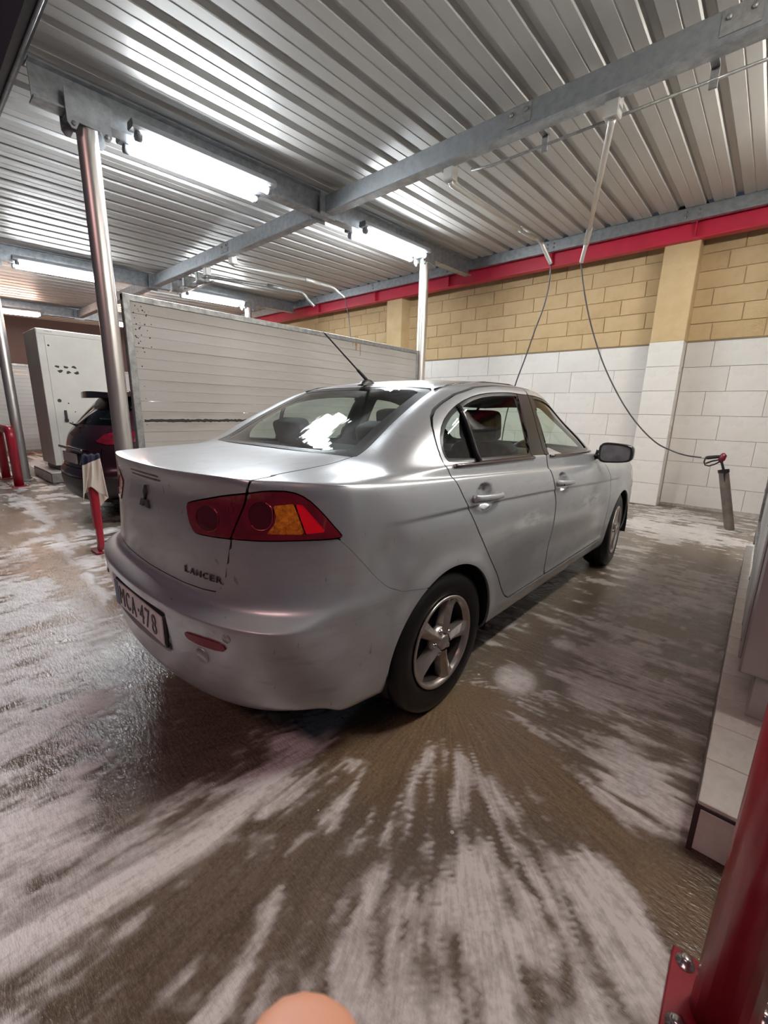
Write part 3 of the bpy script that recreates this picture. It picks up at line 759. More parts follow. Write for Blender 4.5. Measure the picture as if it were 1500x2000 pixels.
# ---- regions (signed distance, negative inside)
far = np.full(len(V), 1.0)
up = AX > .42
def side_poly(poly): return np.where(up, poly_sdf(Yv, Zv, poly), far)
rear_door = [(.60, .345), (.565, .366), (.515, .425), (.456, .505), (.395, .575), (.339, .640), (.230, .780), (.112, .955), (.066, 1.040), (.055, 1.075), (.050, 1.115), (.053, 1.155), (.066, 1.195), (.090, 1.235),
             (.128, 1.272), (.18, 1.305), (.25, 1.337), (.36, 1.378), (.55, 1.420), (.78, 1.441), (.98, 1.445), (1.105, 1.445), (1.078, 1.20), (1.072, 1.04), (1.100, .92), (1.128, .78), (1.110, .60), (1.085, .44), (1.075, .345)]
front_door = [(1.082, .345), (1.092, .44), (1.117, .60), (1.135, .78), (1.107, .92), (1.079, 1.04), (1.085, 1.20), (1.112, 1.445), (1.30, 1.440), (1.45, 1.420), (1.62, 1.352), (1.80, 1.258), (1.98, 1.150), (2.12, 1.05), (2.155, .99),
              (2.27, .80), (2.262, .60), (2.22, .42), (2.15, .345)]
rear_win = chaikin([(.098, 1.086), (.074, 1.125), (.085, 1.178), (.150, 1.246), (.270, 1.312), (.42, 1.362), (.60, 1.392), (.83, 1.405), (.955, 1.405), (.955, 1.402), (.928, 1.20), (.892, 1.076), (.885, 1.074)], 1)
front_win = chaikin([(1.135, 1.066), (1.14, 1.25), (1.16, 1.400), (1.17, 1.402), (1.37, 1.386), (1.55, 1.330), (1.75, 1.225), (1.90, 1.125), (1.965, 1.060), (1.96, 1.048)], 1)
bpil = [(.888, 1.077), (.930, 1.20), (.958, 1.405), (1.157, 1.402), (1.137, 1.25), (1.130, 1.067)]
xlim = np.interp(Zv, [1.05, 1.20, 1.28, 1.34, 1.40, 1.447], [.55, .60, .625, .625, .596, .52])
fRD, fFD = np.maximum(side_poly(rear_door), xlim-AX), side_poly(front_door)
fRW, fFW, fBP = np.maximum(side_poly(rear_win), xlim+.006-AX), side_poly(front_win), side_poly(bpil)
fdlo = poly_sdf(AX, Yv, [(0, -.297), (.25, -.292), (.43, -.277), (.535, -.252), (.565, -.225), (.545, -.06), (.520, .13), (.497, .345), (.470, .372), (.385, .366), (.22, .358), (0, .354), (-.2, .358), (-.2, -.292)])
fRG = np.where((Zv > 1.08) & (Yv < .7), fdlo, far)
fWS = np.where((Zv > .95) & (Yv > 1.2), poly_sdf(AX, Yv, [(-.2, 2.47), (.16, 2.47), (.42, 2.425), (.60, 2.335), (.645, 2.25), (.60, 1.95), (.53, 1.66), (.49, 1.625), (.385, 1.69), (0, 1.735), (-.2, 1.735)]), far)
wtr = np.where((Zv < 1.082) & (Yv < -.6), np.interp(Zv, [.66, .70, .735, .81, .89, 1.0, 1.08], [.462, .498, .518, .530, .543, .580, .602]), np.interp(Yv, [-.80, -.70, -.5, -.28], [.602, .597, .590, .555]))
zbt = np.interp(AX, [0, .3, .42, .47, .53], [.672, .676, .681, .686, .696])
fTR = np.maximum.reduce([AX-wtr, zbt-Zv, Yv+.306+.05*(AX/.5)**3*-1])
fTR = np.where(Yv < -.15, fTR, far)
# tail lamps: outline read on the rear/side corner through arc length
arc = np.interp(Yv, [-.88, -.80, -.75, -.62, -.53, -.45], [0, .10, .16, .32, .42, .52])
lampL = lambda t: None
u_l = AX+np.maximum(Yv+.775, 0)*1.0      # runs across the rear then along the flank
tl_poly = chaikin([(.317, .966), (.335, .976), (.422, .999), (.536, 1.021), (.656, 1.036), (.731, 1.044), (.838, 1.042), (.909, 1.021), (.976, .978), (1.045, .920), (1.07, .899), (1.045, .895), (.997, .892), (.899, .889), (.744, .884), (.592, .882), (.46, .876), (.385, .873), (.362, .880), (.336, .914)], 1)
fTL = np.where(Yv < -.3, poly_sdf(u_l, Zv, tl_poly), far)
# rear bumper below the seam
seam = np.interp(Yv, [-.62, -.56, -.51, -.408, -.354, -.283, -.132, 0], [.915, .920, .866, .743, .690, .655, .632, .63])
seam = np.where(Yv < -.62, .915, seam)
inb = np.maximum(Zv-seam, Yv-.30)
fRB = np.where(AX > wtr-.001, inb, np.maximum(Zv-zbt, Yv-.3)); fRB = np.where(Yv < .2, fRB, far)
fARC = np.minimum.reduce([np.hypot(Yv-wy, Zv-wz)-ARCH for wy, wz in WC]); fARC = np.where(AX > .45, fARC, far)
fHD = np.where((Zv > .70) & (Yv > 2.2), np.maximum.reduce([AX-np.interp(Yv, [2.4, 2.7, 3.1, 3.35], [.70, .69, .64, .56]), Yv-(3.40-.25*AX**2), 2.53-.18*AX**2-Yv]), far)
fFB = np.where(Yv > 2.7, np.maximum.reduce([Zv-.66, 3.06-Yv+0*Zv]), far)
fHL = np.where((Yv > 2.9), np.maximum(poly_sdf(Yv, Zv, [(3.0, .80), (3.15, .84), (3.45, .80), (3.56, .74), (3.56, .66), (3.35, .66), (3.10, .72)]), .38-AX), far)
fGR = np.where((Yv > 3.2), np.maximum.reduce([AX-.36, .38-Zv, Zv-.70]), far)
# fuel: nothing on this flank.  Clip helpers
def AND(*a): return np.maximum.reduce(a)
def NOT(a): return -a
R_, L_ = np.where(sg > 0, -1.0, 1.0)*AX-1e-4*0, np.where(sg < 0, -1.0, 1.0)*AX
solid = fARC+0
def outside(*fs): return AND(*[-f+g for f in fs])
shell = AND(-fTL+.0015, outside(fRD, fFD, fRG, fWS, fTR, fHD, fFB, fHL, fGR), -fRB+.0008, -fARC)
car.cut(shell, 'body_shell', SIL, C)
for s_, nm in ((1, 'right'), (-1, 'left')):
    on = np.where(sg*s_ > 0, -1.0, 1.0)
    dr = car.cut(AND(fRD+g, -fRW+.004, -fBP+.003, -fARC-.018, on), 'rear_door', SIL, C)
    df = car.cut(AND(fFD+g, -fFW+.004, -fBP+.003, -fARC-.018, on), 'front_door', SIL, C)
    GL = glass('side_window_glass', (.86, .94, .89), .015, 1.45)
    for dd, fw in ((dr, fRW), (df, fFW)):
        w_ = car.cut(AND(fw, on), 'window_glass', GL, dd, 0, -.008)
        car.cut(AND(fw-.001, -fw-.013, on), 'window_seal', TRIMB, dd, .012, -.002)
    car.cut(AND(fBP, -fRD+g, on), 'pillar_cover', TRIMB, df, .010, -.001)
    car.cut(AND(fBP, fRD+g, on), 'pillar_cover', TRIMB, dr, .010, -.001)
BVH = car.bvh()
def hit(o, d_):
    h = BVH.ray_cast(Vector(o), Vector(d_)); return h[0], h[1]
def on_side(y, z, s_=1):
    p, n = hit((2.5*s_, y, z), (-s_, 0, 0)); return p, (n if n.x*s_ > 0 else -n)
def on_rear(x, z):
    p, n = hit((x, -3, z), (0, 1, 0)); return p, (n if n.y < 0 else -n)
def on_top(x, y):
    p, n = hit((x, y, 3), (0, 0, -1)); return p, (n if n.z > 0 else -n)
def kids(name): return [o for o in bpy.data.objects if o.parent == C and o.name.split('.')[0] == name]
for dd in kids('rear_door')+kids('front_door'):
    right = dd.data.vertices[0].co.x > 0; s_ = 1 if right else -1
    isr = dd.name.startswith('rear'); hy, hz = (.298, .930) if isr else (1.255, .893)
    tilt = -.05
    # handle: a bar bridging the dished cup
    m = MB(); n_ = 14; Vv = []; Ff = []
    base = on_side(hy-.145, hz, s_)[0].x*s_
    for i in range(n_+1):
        t = i/n_; y = hy-.125+.26*t; prof_h = .020*(1-.35*t); xo = base+.010+.026*math.sin(math.pi*min(max(t*1.04-.02, 0), 1))**.45
        zc_ = hz+tilt*(y-hy)
        for k in range(8):
            a = 2*math.pi*k/8; Vv.append((s_*(xo+.010*math.cos(a)), y, zc_+prof_h*math.sin(a)*(1 if math.sin(a) > 0 else .9)))
    for i in range(n_):
        for k in range(8): Ff.append((i*8+k, i*8+(k+1) % 8, (i+1)*8+(k+1) % 8, (i+1)*8+k))
    Ff += [tuple(range(7, -1, -1)), tuple(n_*8+k for k in range(8))]
    m.add(Vv, Ff, True); m.build('door_handle', SIL, dd)
    if not isr and right: MB().lathe([(0, 0), (.007, 0), (.007, .004), (0, .004)], 10, 'x', (base+.038, hy-.095, hz)).build('key_lock', DARKP, dd)
    # belt strip
    pts = []
    ys = np.linspace(.105, .893, 14) if isr else np.linspace(1.12, 1.95, 14)
    for y in ys:
        zz_ = np.interp(y, [.1, .89, 1.12, 1.96], [1.074, 1.062, 1.056, 1.036]); p, n = on_side(y, zz_, s_); pts.append(p+n*.003)
    MB().tube(pts, .0095, 8).build('belt_strip', mat('satin_belt_trim', (.18, .15, .15), .18, .9), dd)
    if isr:
        pts = [on_side(np.interp(t, [0, 1], [.321, .314]), 1.080+(.245)*t, s_)[0]+Vector((s_*.002, 0, 0)) for t in np.linspace(0, 1, 8)]
        MB().tube(pts, .013, 6).build('quarter_bar', TRIMB, dd)
# rear screen
frit = .032+.035*sstep(.36, .50, AX)
rg = car.cut(fRG+frit, 'rear_screen', glass('rear_screen_glass', (.80, .90, .86), .022, 1.6, .09), C, 0, -.003)
car.cut(AND(fRG+.002, -(fRG+frit)), 'screen_border', TRIMB, rg, .006, -.002)
ws = car.cut(fWS+.030, 'windscreen', glass('windscreen_glass', (.80, .90, .84), .015, 1.45), C, 0, -.003)
car.cut(AND(fWS+.002, -(fWS+.030)), 'screen_border', TRIMB, ws, .006, -.002)
# roof gutters
for s_ in (1, -1):
    pts = [on_top(s_*x, y)[0]+Vector((0, 0, .001)) for x, y in ((.507, .36), (.512, .46), (.515, .60), (.518, .8), (.52, 1.1), (.505, 1.35), (.47, 1.55))]
    MB().tube(pts, .006, 6).build('roof_gutter', TRIMB, C)
# boot lid, bumpers, bonnet
tr = car.cut(AND(fTR+g, -fTL+.002), 'boot_lid', SIL, C)
rbm = car.cut(AND(fRB+.0008, -fARC, -fTL+.002), 'rear_bumper', SIL, C)
car.cut(AND(fFB+g, -fARC, -fGR, -fHL), 'front_bumper', SIL, C)
car.cut(AND(fGR+.001, -fHL), 'grille', DARKP, C, .006, -.01)
car.cut(AND(fHL+.002), 'head_lamp', mat('headlamp_lens', (.6, .62, .65), .08, .4, coat=.8), C, .006, -.001)
car.cut(AND(fHD+g, -fWS, -fHL), 'bonnet', SIL, C)
# ---- tail lamps
TLRED = mat('tail_lamp_red_lens', (.22, .008, .022), .10, 0, col2=(.14, .005, .014), vscale=18, coat=.9)
TLDK = mat('tail_lamp_dark_red', (.085, .004, .010), .12, 0, coat=.9)
AMB = mat('amber_lens', (.85, .25, .012), .18, 0, col2=(.34, .08, .008), vscale=70, coat=.8)
REFL = mat('red_reflector', (1.0, .004, .02), .16, 0, coat=.8)
def u_of(fn_poly): return np.where(Yv < -.3, poly_sdf(u_l, Zv, fn_poly), far)
amb_p = [(.757, .996), (.847, 1.003), (.899, .908), (.729, .907), (.765, .94), (.770, .965)]
ref_p = [(.856, 1.002), (.888, 1.0), (.965, .940), (.995, .917), (.905, .910)]
rnd_p = [(.702+.056*math.cos(t), .962+.047*math.sin(t)) for t in np.linspace(0, 2*math.pi, 24, endpoint=False)]
rnd2_p = [(.440+.060*math.cos(t), .935+.042*math.sin(t)) for t in np.linspace(0, 2*math.pi, 20, endpoint=False)]
fA, fR, fO, fO2 = u_of(amb_p), u_of(ref_p), u_of(rnd_p), u_of(rnd2_p)
fO = np.where(fA < .004, np.maximum(fO, -fA+.004), fO)
for s_ in (1, -1):
    on = np.where(sg*s_ > 0, -1.0, 1.0)
    seam_u = wtr+.004
    outer = AND(fTL+.003, wtr+.003-AX, on); inner = AND(fTL+.003, AX-wtr+.003, on)
    o1 = car.cut(AND(outer, -fA, -fR, -fO), 'tail_lamp', TLRED, C, .012, .004)
    car.cut(AND(outer, fA), 'amber_indicator', AMB, o1, .006, .0035)
    car.cut(AND(outer, fR), 'side_reflector', REFL, o1, .006, .0035)
    car.cut(AND(outer, fO), 'lamp_bowl', TLDK, o1, .006, .0025)
    RINGM = mat('lamp_bowl_ring', (.45, .06, .08), .1, .6)
    def ring(cu, cz, ru, rz_, t0, t1, par, nm, r=.0022):
        pts = []
        for t in np.linspace(t0, t1, 26):
            uu, zz_ = cu+ru*math.cos(t), cz+rz_*math.sin(t)
            k = np.argmin((u_l-uu)**2+(Zv-zz_)**2+np.where((sg*s_ > 0) & (Yv < -.3), 0, 9)); pts.append(Vector(car.V[k]+car.N[k]*.0045))
        MB().tube([sum((pts[min(max(i+j, 0), len(pts)-1)] for j in (-2, -1, 0, 1, 2)), Vector())/5 for i in range(len(pts))], r, 6).build(nm, RINGM, par)
    ring(.702, .962, .056, .047, -2.6, 1.2, o1, 'bowl_ring')
    o2 = car.cut(AND(inner, -fO2), 'boot_lamp', TLRED, tr, .012, .004)
    car.cut(AND(inner, fO2), 'boot_lamp_bowl', TLDK, tr, .006, .0025)
    ring(.440, .935, .060, .042, -1.6, 1.6, o2, 'bowl_ring')
    ring(.56, .945, .010, .055, .3, 2.8, o2, 'lens_rib', .0016)
    # bumper reflector, parking sensor and tow cover
    fr2 = np.where((Yv < -.6) & (sg*s_ > 0), poly_sdf(AX, Zv, chaikin([(.405, .545), (.43, .553), (.57, .560), (.598, .546), (.592, .524), (.43, .522)], 1)), far)
    car.cut(fr2, 'bumper_reflector', mat('dark_red_reflector', (.20, .006, .018), .28, 0, spec=.3), rbm, .010, .005)
    for (cx, cz, r0, nm) in ((.605, .580, .016, 'parking_sensor'), (.478, .478, .030, 'tow_cover')):
        if nm == 'tow_cover' and s_ < 0: continue
        p, n = on_rear(s_*cx, cz); q = n.to_track_quat('Z', 'Y'); m = MB()
        prof = [(r0, -.004), (r0, .0015), (r0*.93, .003), (0, .004)] if nm == 'parking_sensor' else [(r0, -.003), (r0, .0028), (r0-.003, .0034), (r0-.004, .0015), (0, .0022)]
        m.lathe(prof, 24); m.v = [tuple(q @ Vector(v)+p) for v in m.v]; m.build(nm, SIL, rbm)
# ---- number plate with its characters
def text_mesh(s, size, extrude=.0):
    cu = bpy.data.curves.new('t', 'FONT'); cu.body = s; cu.size = size; cu.extrude = extrude; cu.resolution_u = 3
    o = bpy.data.objects.new('t', cu); COL.objects.link(o); dg = bpy.context.evaluated_depsgraph_get(); dg.update()
    me = bpy.data.meshes.new_from_object(o.evaluated_get(dg)); bpy.data.objects.remove(o); bpy.data.curves.remove(cu)
    return me
pz, py_ = .493, -.893
MB().box((0, py_+.006, pz), (.535, .012, .128), bev=.004).build('plate_holder', DARKP, rbm)
npl = MB().box((0, py_-.0025, pz+.004), (.52, .006, .112), bev=.002).build('number_plate', mat('plate_white', (.66, .61, .60), .35, 0, col2=(.55, .50, .49), vscale=12), rbm)
MB().box((-.237, py_-.006, pz+.004), (.044, .002, .108)).build('plate_band', mat('plate_blue', (.012, .02, .14), .4), npl)
INK = mat('plate_ink', (.05, .04, .04), .5)
def chars(s, x0, x1, z0, z1, fn, m, name, parent, th=.002):
    me = text_mesh(s, .1, 0); co = np.array([v.co for v in me.vertices]); a, b = co.min(0), co.max(0)
    bm = bmesh.new(); bm.from_mesh(me); r = bmesh.ops.extrude_face_region(bm, geom=bm.faces[:]); bm.to_mesh(me)
    top = {v.index for v in r['geom'] if isinstance(v, bmesh.types.BMVert)}; bm.verts.index_update(); bm.free()
    n0 = len(co)
    for i, v in enumerate(me.vertices):
        u = (v.co.x-a[0])/(b[0]-a[0]); w_ = (v.co.y-a[1])/(b[1]-a[1])
        p, n = fn(x0+(x1-x0)*u, z0+(z1-z0)*w_); v.co = p+n*(th if i >= n0 else -.002)
    return link(name, me, m, parent)
pf = lambda x, z: (Vector((x, py_-.0058, z)), Vector((0, -1, 0)))
px_ = -.200
for ch, wd in (('M', .066), ('C', .054), ('A', .058), ('·', .014), ('4', .054), ('7', .052), ('8', .052)):
    if ch == '·': MB().box((px_+.012, py_-.006, pz+.006), (.012, .002, .012)).build('plate_character', INK, npl)
    else: chars(ch, px_, px_+wd*.86, pz-.036, pz+.044, pf, INK, 'plate_character', npl)
    px_ += wd+.010
# ---- badges
BADGE = mat('badge_dark_chrome', (.16, .15, .155), .22, .9)
em = MB()
for k in range(3):
    a0 = math.pi/2+k*2*math.pi/3; ca, sa = math.cos(a0), math.sin(a0); h_ = .043; w_ = .0245
    dia = [(0, 0), (h_*ca+w_*-sa, h_*sa+w_*ca), (2*h_*ca, 2*h_*sa), (h_*ca-w_*-sa, h_*sa-w_*ca)]
    pts = []
    for u, v in dia:
        p, n = on_rear(u*.66, .938+v*.66); pts.append((p+n*.009, p-n*.004))
    em.add([a for a, _ in pts]+[b for _, b in pts], [(0, 1, 2, 3), (7, 6, 5, 4)]+[(i, (i+1) % 4, (i+1) % 4+4, i+4) for i in range(4)])
em.build('badge_emblem', BADGE, tr)
x_ = .305
for ch, wd in (('L', .027), ('A', .032), ('N', .031), ('C', .030), ('E', .027), ('R', .030)):
    chars(ch, x_, x_+wd*.86, .722, .744, on_rear, BADGE, 'badge_letter', tr, .0045); x_ += wd+.0055
# high brake light slots under the lip
for dz in (1.046, 1.030):
    V_ = []
    for x in np.linspace(-.14, .14, 9):
        for z in (dz, dz-.007):
            p, n = on_rear(x, z); V_.append(p+n*.0012)
    MB().add(V_, [(2*i, 2*i+1, 2*i+3, 2*i+2) for i in range(8)]).build('brake_light_slot', mat('brake_slot_dark_red', (.05, .008, .01), .3), tr)
# ---- mirrors
for s_ in (1, -1):
    m = MB(); cx, cy, cz = .945, 2.03, 1.035
    def shp(u, v, s_=s_):
        a = 2*math.pi*u; ph = math.pi*v
        ce = lambda t, e: math.copysign(abs(t)**e, t)
        x = .108*ce(math.cos(a), .45)*math.sin(ph)**.5 if False else .108*ce(math.cos(a), .5)
        z = .070*ce(math.sin(a), .5)
        return x, z
    V_ = []; n_ = 28; secs = [(-.052, .93), (-.05, .985), (-.02, 1.0), (.02, .97), (.055, .84), (.078, .58), (.09, .2)]
    for dy, k in secs:
        for i in range(n_):
            x, z = shp(i/n_, 0); z2 = z*(1-.12*(x/.108))
            V_.append((s_*(cx+x*k), cy+dy+.02*(x/.108), cz+z2*k))
    F_ = [(j*n_+i, j*n_+(i+1) % n_, (j+1)*n_+(i+1) % n_, (j+1)*n_+i) for j in range(len(secs)-1) for i in range(n_)]+[tuple((len(secs)-1)*n_+i for i in range(n_))]
    mo = m.add(V_, F_, True).build('door_mirror', TRIMB if s_ > 0 else TRIMB, C)
    m = MB(); V_ = [(s_*(cx+shp(i/n_, 0)[0]*.86), cy-.046+.02*(shp(i/n_, 0)[0]/.108), cz+shp(i/n_, 0)[1]*.84*(1-.12*shp(i/n_, 0)[0]/.108)) for i in range(n_)]
    m.add(V_, [tuple(range(n_))]).build('mirror_glass', mat('mirror_glass', (.30, .31, .33), .30, .5, col2=(.20, .205, .22), vscale=14), mo)
    m = MB(); V_ = [(s_*(cx+shp(i/n_, 0)[0]*k), cy-.05+.02*(shp(i/n_, 0)[0]/.108), cz+shp(i/n_, 0)[1]*k*(1-.12*shp(i/n_, 0)[0]/.108)) for k in (.93, .86) for i in range(n_)]
    m.add(V_, [(i, (i+1) % n_, n_+(i+1) % n_, n_+i) for i in range(n_)]).build('mirror_rim', DARKP, mo)
    MB().tube([(s_*.80, 2.02, 1.015), (s_*.855, 2.035, 1.005)], [.036, .03], 10).build('mirror_stalk', TRIMB, mo)
# ---- aerial
p, n = on_top(0, .405)
ar = MB(); V_ = []
for k, (dy, hz_, hw) in enumerate(((-.055, 0, .026), (-.045, .016, .023), (-.01, .036, .017), (.03, .030, .015), (.06, .008, .012), (.075, 0, .006))):
    for t in np.linspace(0, math.pi, 9): V_.append((p.x+hw*math.cos(t), p.y+dy, p.z-.004+hz_*math.sin(t)+.005*math.sin(t)))
ar.add(V_, [(j*9+i, j*9+i+1, (j+1)*9+i+1, (j+1)*9+i) for j in range(5) for i in range(8)], True)
ao = ar.build('aerial', DARKP, C)
tip = Vector((0, .086, 1.675)); b0 = Vector((p.x, p.y-.005, p.z+.028))
MB().tube([b0, b0.lerp(tip, .22), b0.lerp(tip, .25), tip], [.010, .008, .0046, .0036], 8).build('aerial_rod', BLACK, ao)

# ---- wheels
RIM = mat('alloy_wheel_silver', (.47, .42, .39), .30, .80)
TYRE = mat('tyre_rubber', (.007, .007, .008), .42, 0, col2=(.012, .011, .010), vscale=8, spec=.3)
def wheel(y, s_, steer=0.0):
    R0, W = .326, .205; xo = .868
    h = empty('wheel', (s_*xo, y, R0-.004)); h.parent = C
    h.rotation_euler = (0, 0, steer)
    # local: outward = +x * s_
    tp = [(.205, -.20), (.24, -.212), (.28, -.210), (.312, -.196), (.324, -.165), (.326, -.11), (.324, -.045), (.314, -.014), (.285, -.001), (.25, .0), (.222, -.006), (.207, -.016), (.203, -.02)]
    m = MB().lathe([(r, s_*(h_+.004)) for r, h_ in tp], 64, 'x'); ty = m.build('tyre', TYRE, h)
    grooves = MB()
    for gx_ in (-.155, -.105, -.055): grooves.lathe([(.3265, s_*(gx_-.006)), (.3268, s_*(gx_+.006))], 64, 'x')
    grooves.build('tread_groove', WELL, ty)
    MB().lathe([(r, s_*a) for r, a in [(.209, -.006), (.211, .000), (.206, .004), (.198, .003), (.190, -.008), (.186, -.022)]], 64, 'x').build('rim', RIM, h)
    MB().lathe([(r, s_*a) for r, a in [(.186, -.022), (.180, -.09), (.178, -.19)]], 48, 'x').build('rim_barrel', mat('dusty_shaded_barrel', (.085, .070, .062), .5, .4), h)  # brake dust, with the shade of the spoke gaps put into the colour
    MB().lathe([(r, s_*a) for r, a in [(.178, -.185), (.02, -.18)]], 48, 'x').build('inner_dish', WELL, h)
    MB().lathe([(r, s_*a) for r, a in [(.135, -.088), (.135, -.070), (.06, -.068)]], 48, 'x').build('brake_disc', mat('brake_disc_iron', (.07, .06, .055), .5, .6), h)
    for k in range(5):
        a = math.radians(70+72*k) if s_ > 0 else math.radians(110-72*k); rad = Vector((0, math.cos(a), math.sin(a))); tan = Vector((0, -math.sin(a), math.cos(a)))
        st = [(.040, .023, .002, -.008), (.075, .0225, .000, -.013), (.12, .027, -.003, -.016), (.165, .033, -.004, -.014), (.193, .038, -.003, -.006), (.203, .039, -.006, -.007)]
        V_ = []
        for r, hw, xt, xe in st:
            for tt, xx_ in ((-hw-.006, -.045), (-hw, xe), (-.003, xt+.004), (.003, xt+.004), (hw, xe), (hw+.006, -.045)): V_.append(rad*r+tan*tt+Vector((s_*xx_, 0, 0)))
        F_ = [(i*6+j, i*6+j+1, (i+1)*6+j+1, (i+1)*6+j) for i in range(len(st)-1) for j in range(5)]
        MB().add(V_, F_).build('spoke', RIM, h)
        b_ = a+math.radians(36); c_ = Vector((0, math.cos(b_), math.sin(b_)))*.052
        MB().lathe([(.013, s_*-.05), (.013, s_*-.006), (.009, s_*-.002), (0, s_*-.001)], 8, 'x', c_).build('wheel_nut', CHR, h)
    MB().lathe([(.070, s_*-.04), (.068, s_*-.014), (.050, s_*-.010), (.036, s_*-.004), (.033, s_*.002), (.030, s_*.005), (0, s_*.006)], 32, 'x').build('hub_cap', RIM, h)
    return h
for y, st in ((.02, 0), (2.645, .10)):
    for s_ in (1, -1): wheel(y, s_, st*1.0)
# wheel housings and floor pan
for wy, wz in WC:
    for s_ in (1, -1):
        m = MB(); n_ = 28; V_ = []
        for k in range(n_+1):
            a = -math.radians(12)+(math.pi+math.radians(24))*k/n_
            for x in (.50, .70, .868): V_.append((s_*x, wy+(ARCH+.004)*math.cos(a), wz+(ARCH+.004)*math.sin(a)))
        m.add(V_, [(i*3+j, i*3+j+1, (i+1)*3+j+1, (i+1)*3+j) for i in range(n_) for j in range(2)], True)
        V_ = [(s_*.50, wy+(ARCH+.004)*math.cos(t), wz+(ARCH+.004)*math.sin(t)) for t in np.linspace(-math.radians(12), math.pi+math.radians(12), n_+1)]
        m.add(V_, [tuple(range(n_+1))]); m.build('wheel_housing', WELL, C)
MB().box((0, 1.30, .235), (1.36, 4.0, .05), bev=.01).build('floor_pan', WELL, C)
MB().tube([(.30, -.80, .27), (.30, .4, .25)], .055, 10).build('exhaust', mat('exhaust_steel', (.15, .13, .12), .5, .8), C)
# inner lining of the cabin (a little inside the outer skin), open at the glass
save = car.V; car.V = save-car.N*.022
lin = AND(np.where(Zv > .92, -1.0, 1.0), -fRW-.004, -fFW-.004, -fRG-.03, -fWS-.03, -fTR+.03, -fHD+.03, .4-0*Zv-.9, np.where((Yv < -.32) | (Yv > 2.5), 1.0, -1.0))
car.cut(lin, 'cabin_lining', LINER, C, 0)
car.V = save
# black sheet added just under the panels so the shut lines read as shaded gaps
car.V = save-car.N*.0115
ins = AND(Zv-1.055, -fARC-.002, -fGR+.02)
car.cut(ins, 'dark_gap_backing', WELL, C, 0)
car.V = save
# ---- cabin
SEAT = mat('charcoal_seat_cloth', (.045, .047, .052), .85, 0, col2=(.07, .072, .078), vscale=30)
def pillow(mb, c, d, rx=0.0, e=.35, n=14):
    """rounded cushion"""
    cr_, sr_ = math.cos(rx), math.sin(rx)
    def fn(u, v):
        a = 2*math.pi*u; p_ = math.pi*(v-.5); ce = lambda t, k: math.copysign(abs(t)**k, t)
        x = d[0]/2*ce(math.cos(p_), e)*ce(math.cos(a), e); y = d[1]/2*ce(math.cos(p_), e)*ce(math.sin(a), e); z = d[2]/2*ce(math.sin(p_), e)
        return Vector((c[0]+x, c[1]+y*cr_-z*sr_, c[2]+y*sr_+z*cr_))
    return mb.grid(fn, 2*n, n)
for s_ in (-1, 1):
    sroot = pillow(MB(), (s_*.37, 1.18, .80), (.48, .14, .66), .22).build('front_seat_back', SEAT, C)
    pillow(MB(), (s_*.37, 1.42, .50), (.50, .52, .18), -.1).build('seat_cushion', SEAT, sroot)
    pillow(MB(), (s_*.37, 1.055, 1.215), (.27, .10, .19), .16).build('headrest', SEAT, sroot)
    for dx in (-.06, .06): MB().tube([(s_*.37+dx, 1.08, 1.06), (s_*.37+dx, 1.06, 1.16)], .006, 6).build('headrest_post', CHR, sroot)
rs = pillow(MB(), (0, .29, .80), (1.28, .15, .62), .30, .3).build('rear_seat_back', SEAT, C)
pillow(MB(), (0, .60, .50), (1.30, .52, .2), -.08, .3).build('seat_cushion', SEAT, rs)
for x in (-.36, .36): pillow(MB(), (x, .14, 1.165), (.27, .10, .15), .3).build('headrest', SEAT, rs)
MB().box((0, -.055, 1.045), (1.22, .40, .03), bev=.008).build('parcel_shelf', LINER, C)
MB().grid(lambda u, v: Vector(((u-.5)*1.36, 1.98+.36*v, .95+.06*math.sin(math.pi*v)-.02*(2*u-1)**2)), 16, 8).box((0, 2.02, .80), (1.36, .10, .30)).build('dashboard', DARKP, C)
sw = MB(); q = Matrix.Rotation(math.radians(62), 3, 'X')
sw.tube([Vector((.37, 1.80, .93))+q @ Vector((.185*math.cos(t), .185*math.sin(t), 0)) for t in np.linspace(0, 2*math.pi, 33)], .016, 8, False)
sw.tube([Vector((.37-.18, 1.80, .93)), Vector((.37+.18, 1.80, .93))], .02, 6).tube([(.37, 1.80, .93), (.37, 1.98, .86)], .035, 8)
sw.build('steering_wheel', DARKP, C)
mi = pillow(MB(), (0, 1.62, 1.285), (.25, .03, .065), .1, .4, 10).build('rear_view_mirror', DARKP, C)
MB().tube([(0, 1.63, 1.30), (0, 1.68, 1.36)], .011, 6).build('mirror_stem', DARKP, mi)
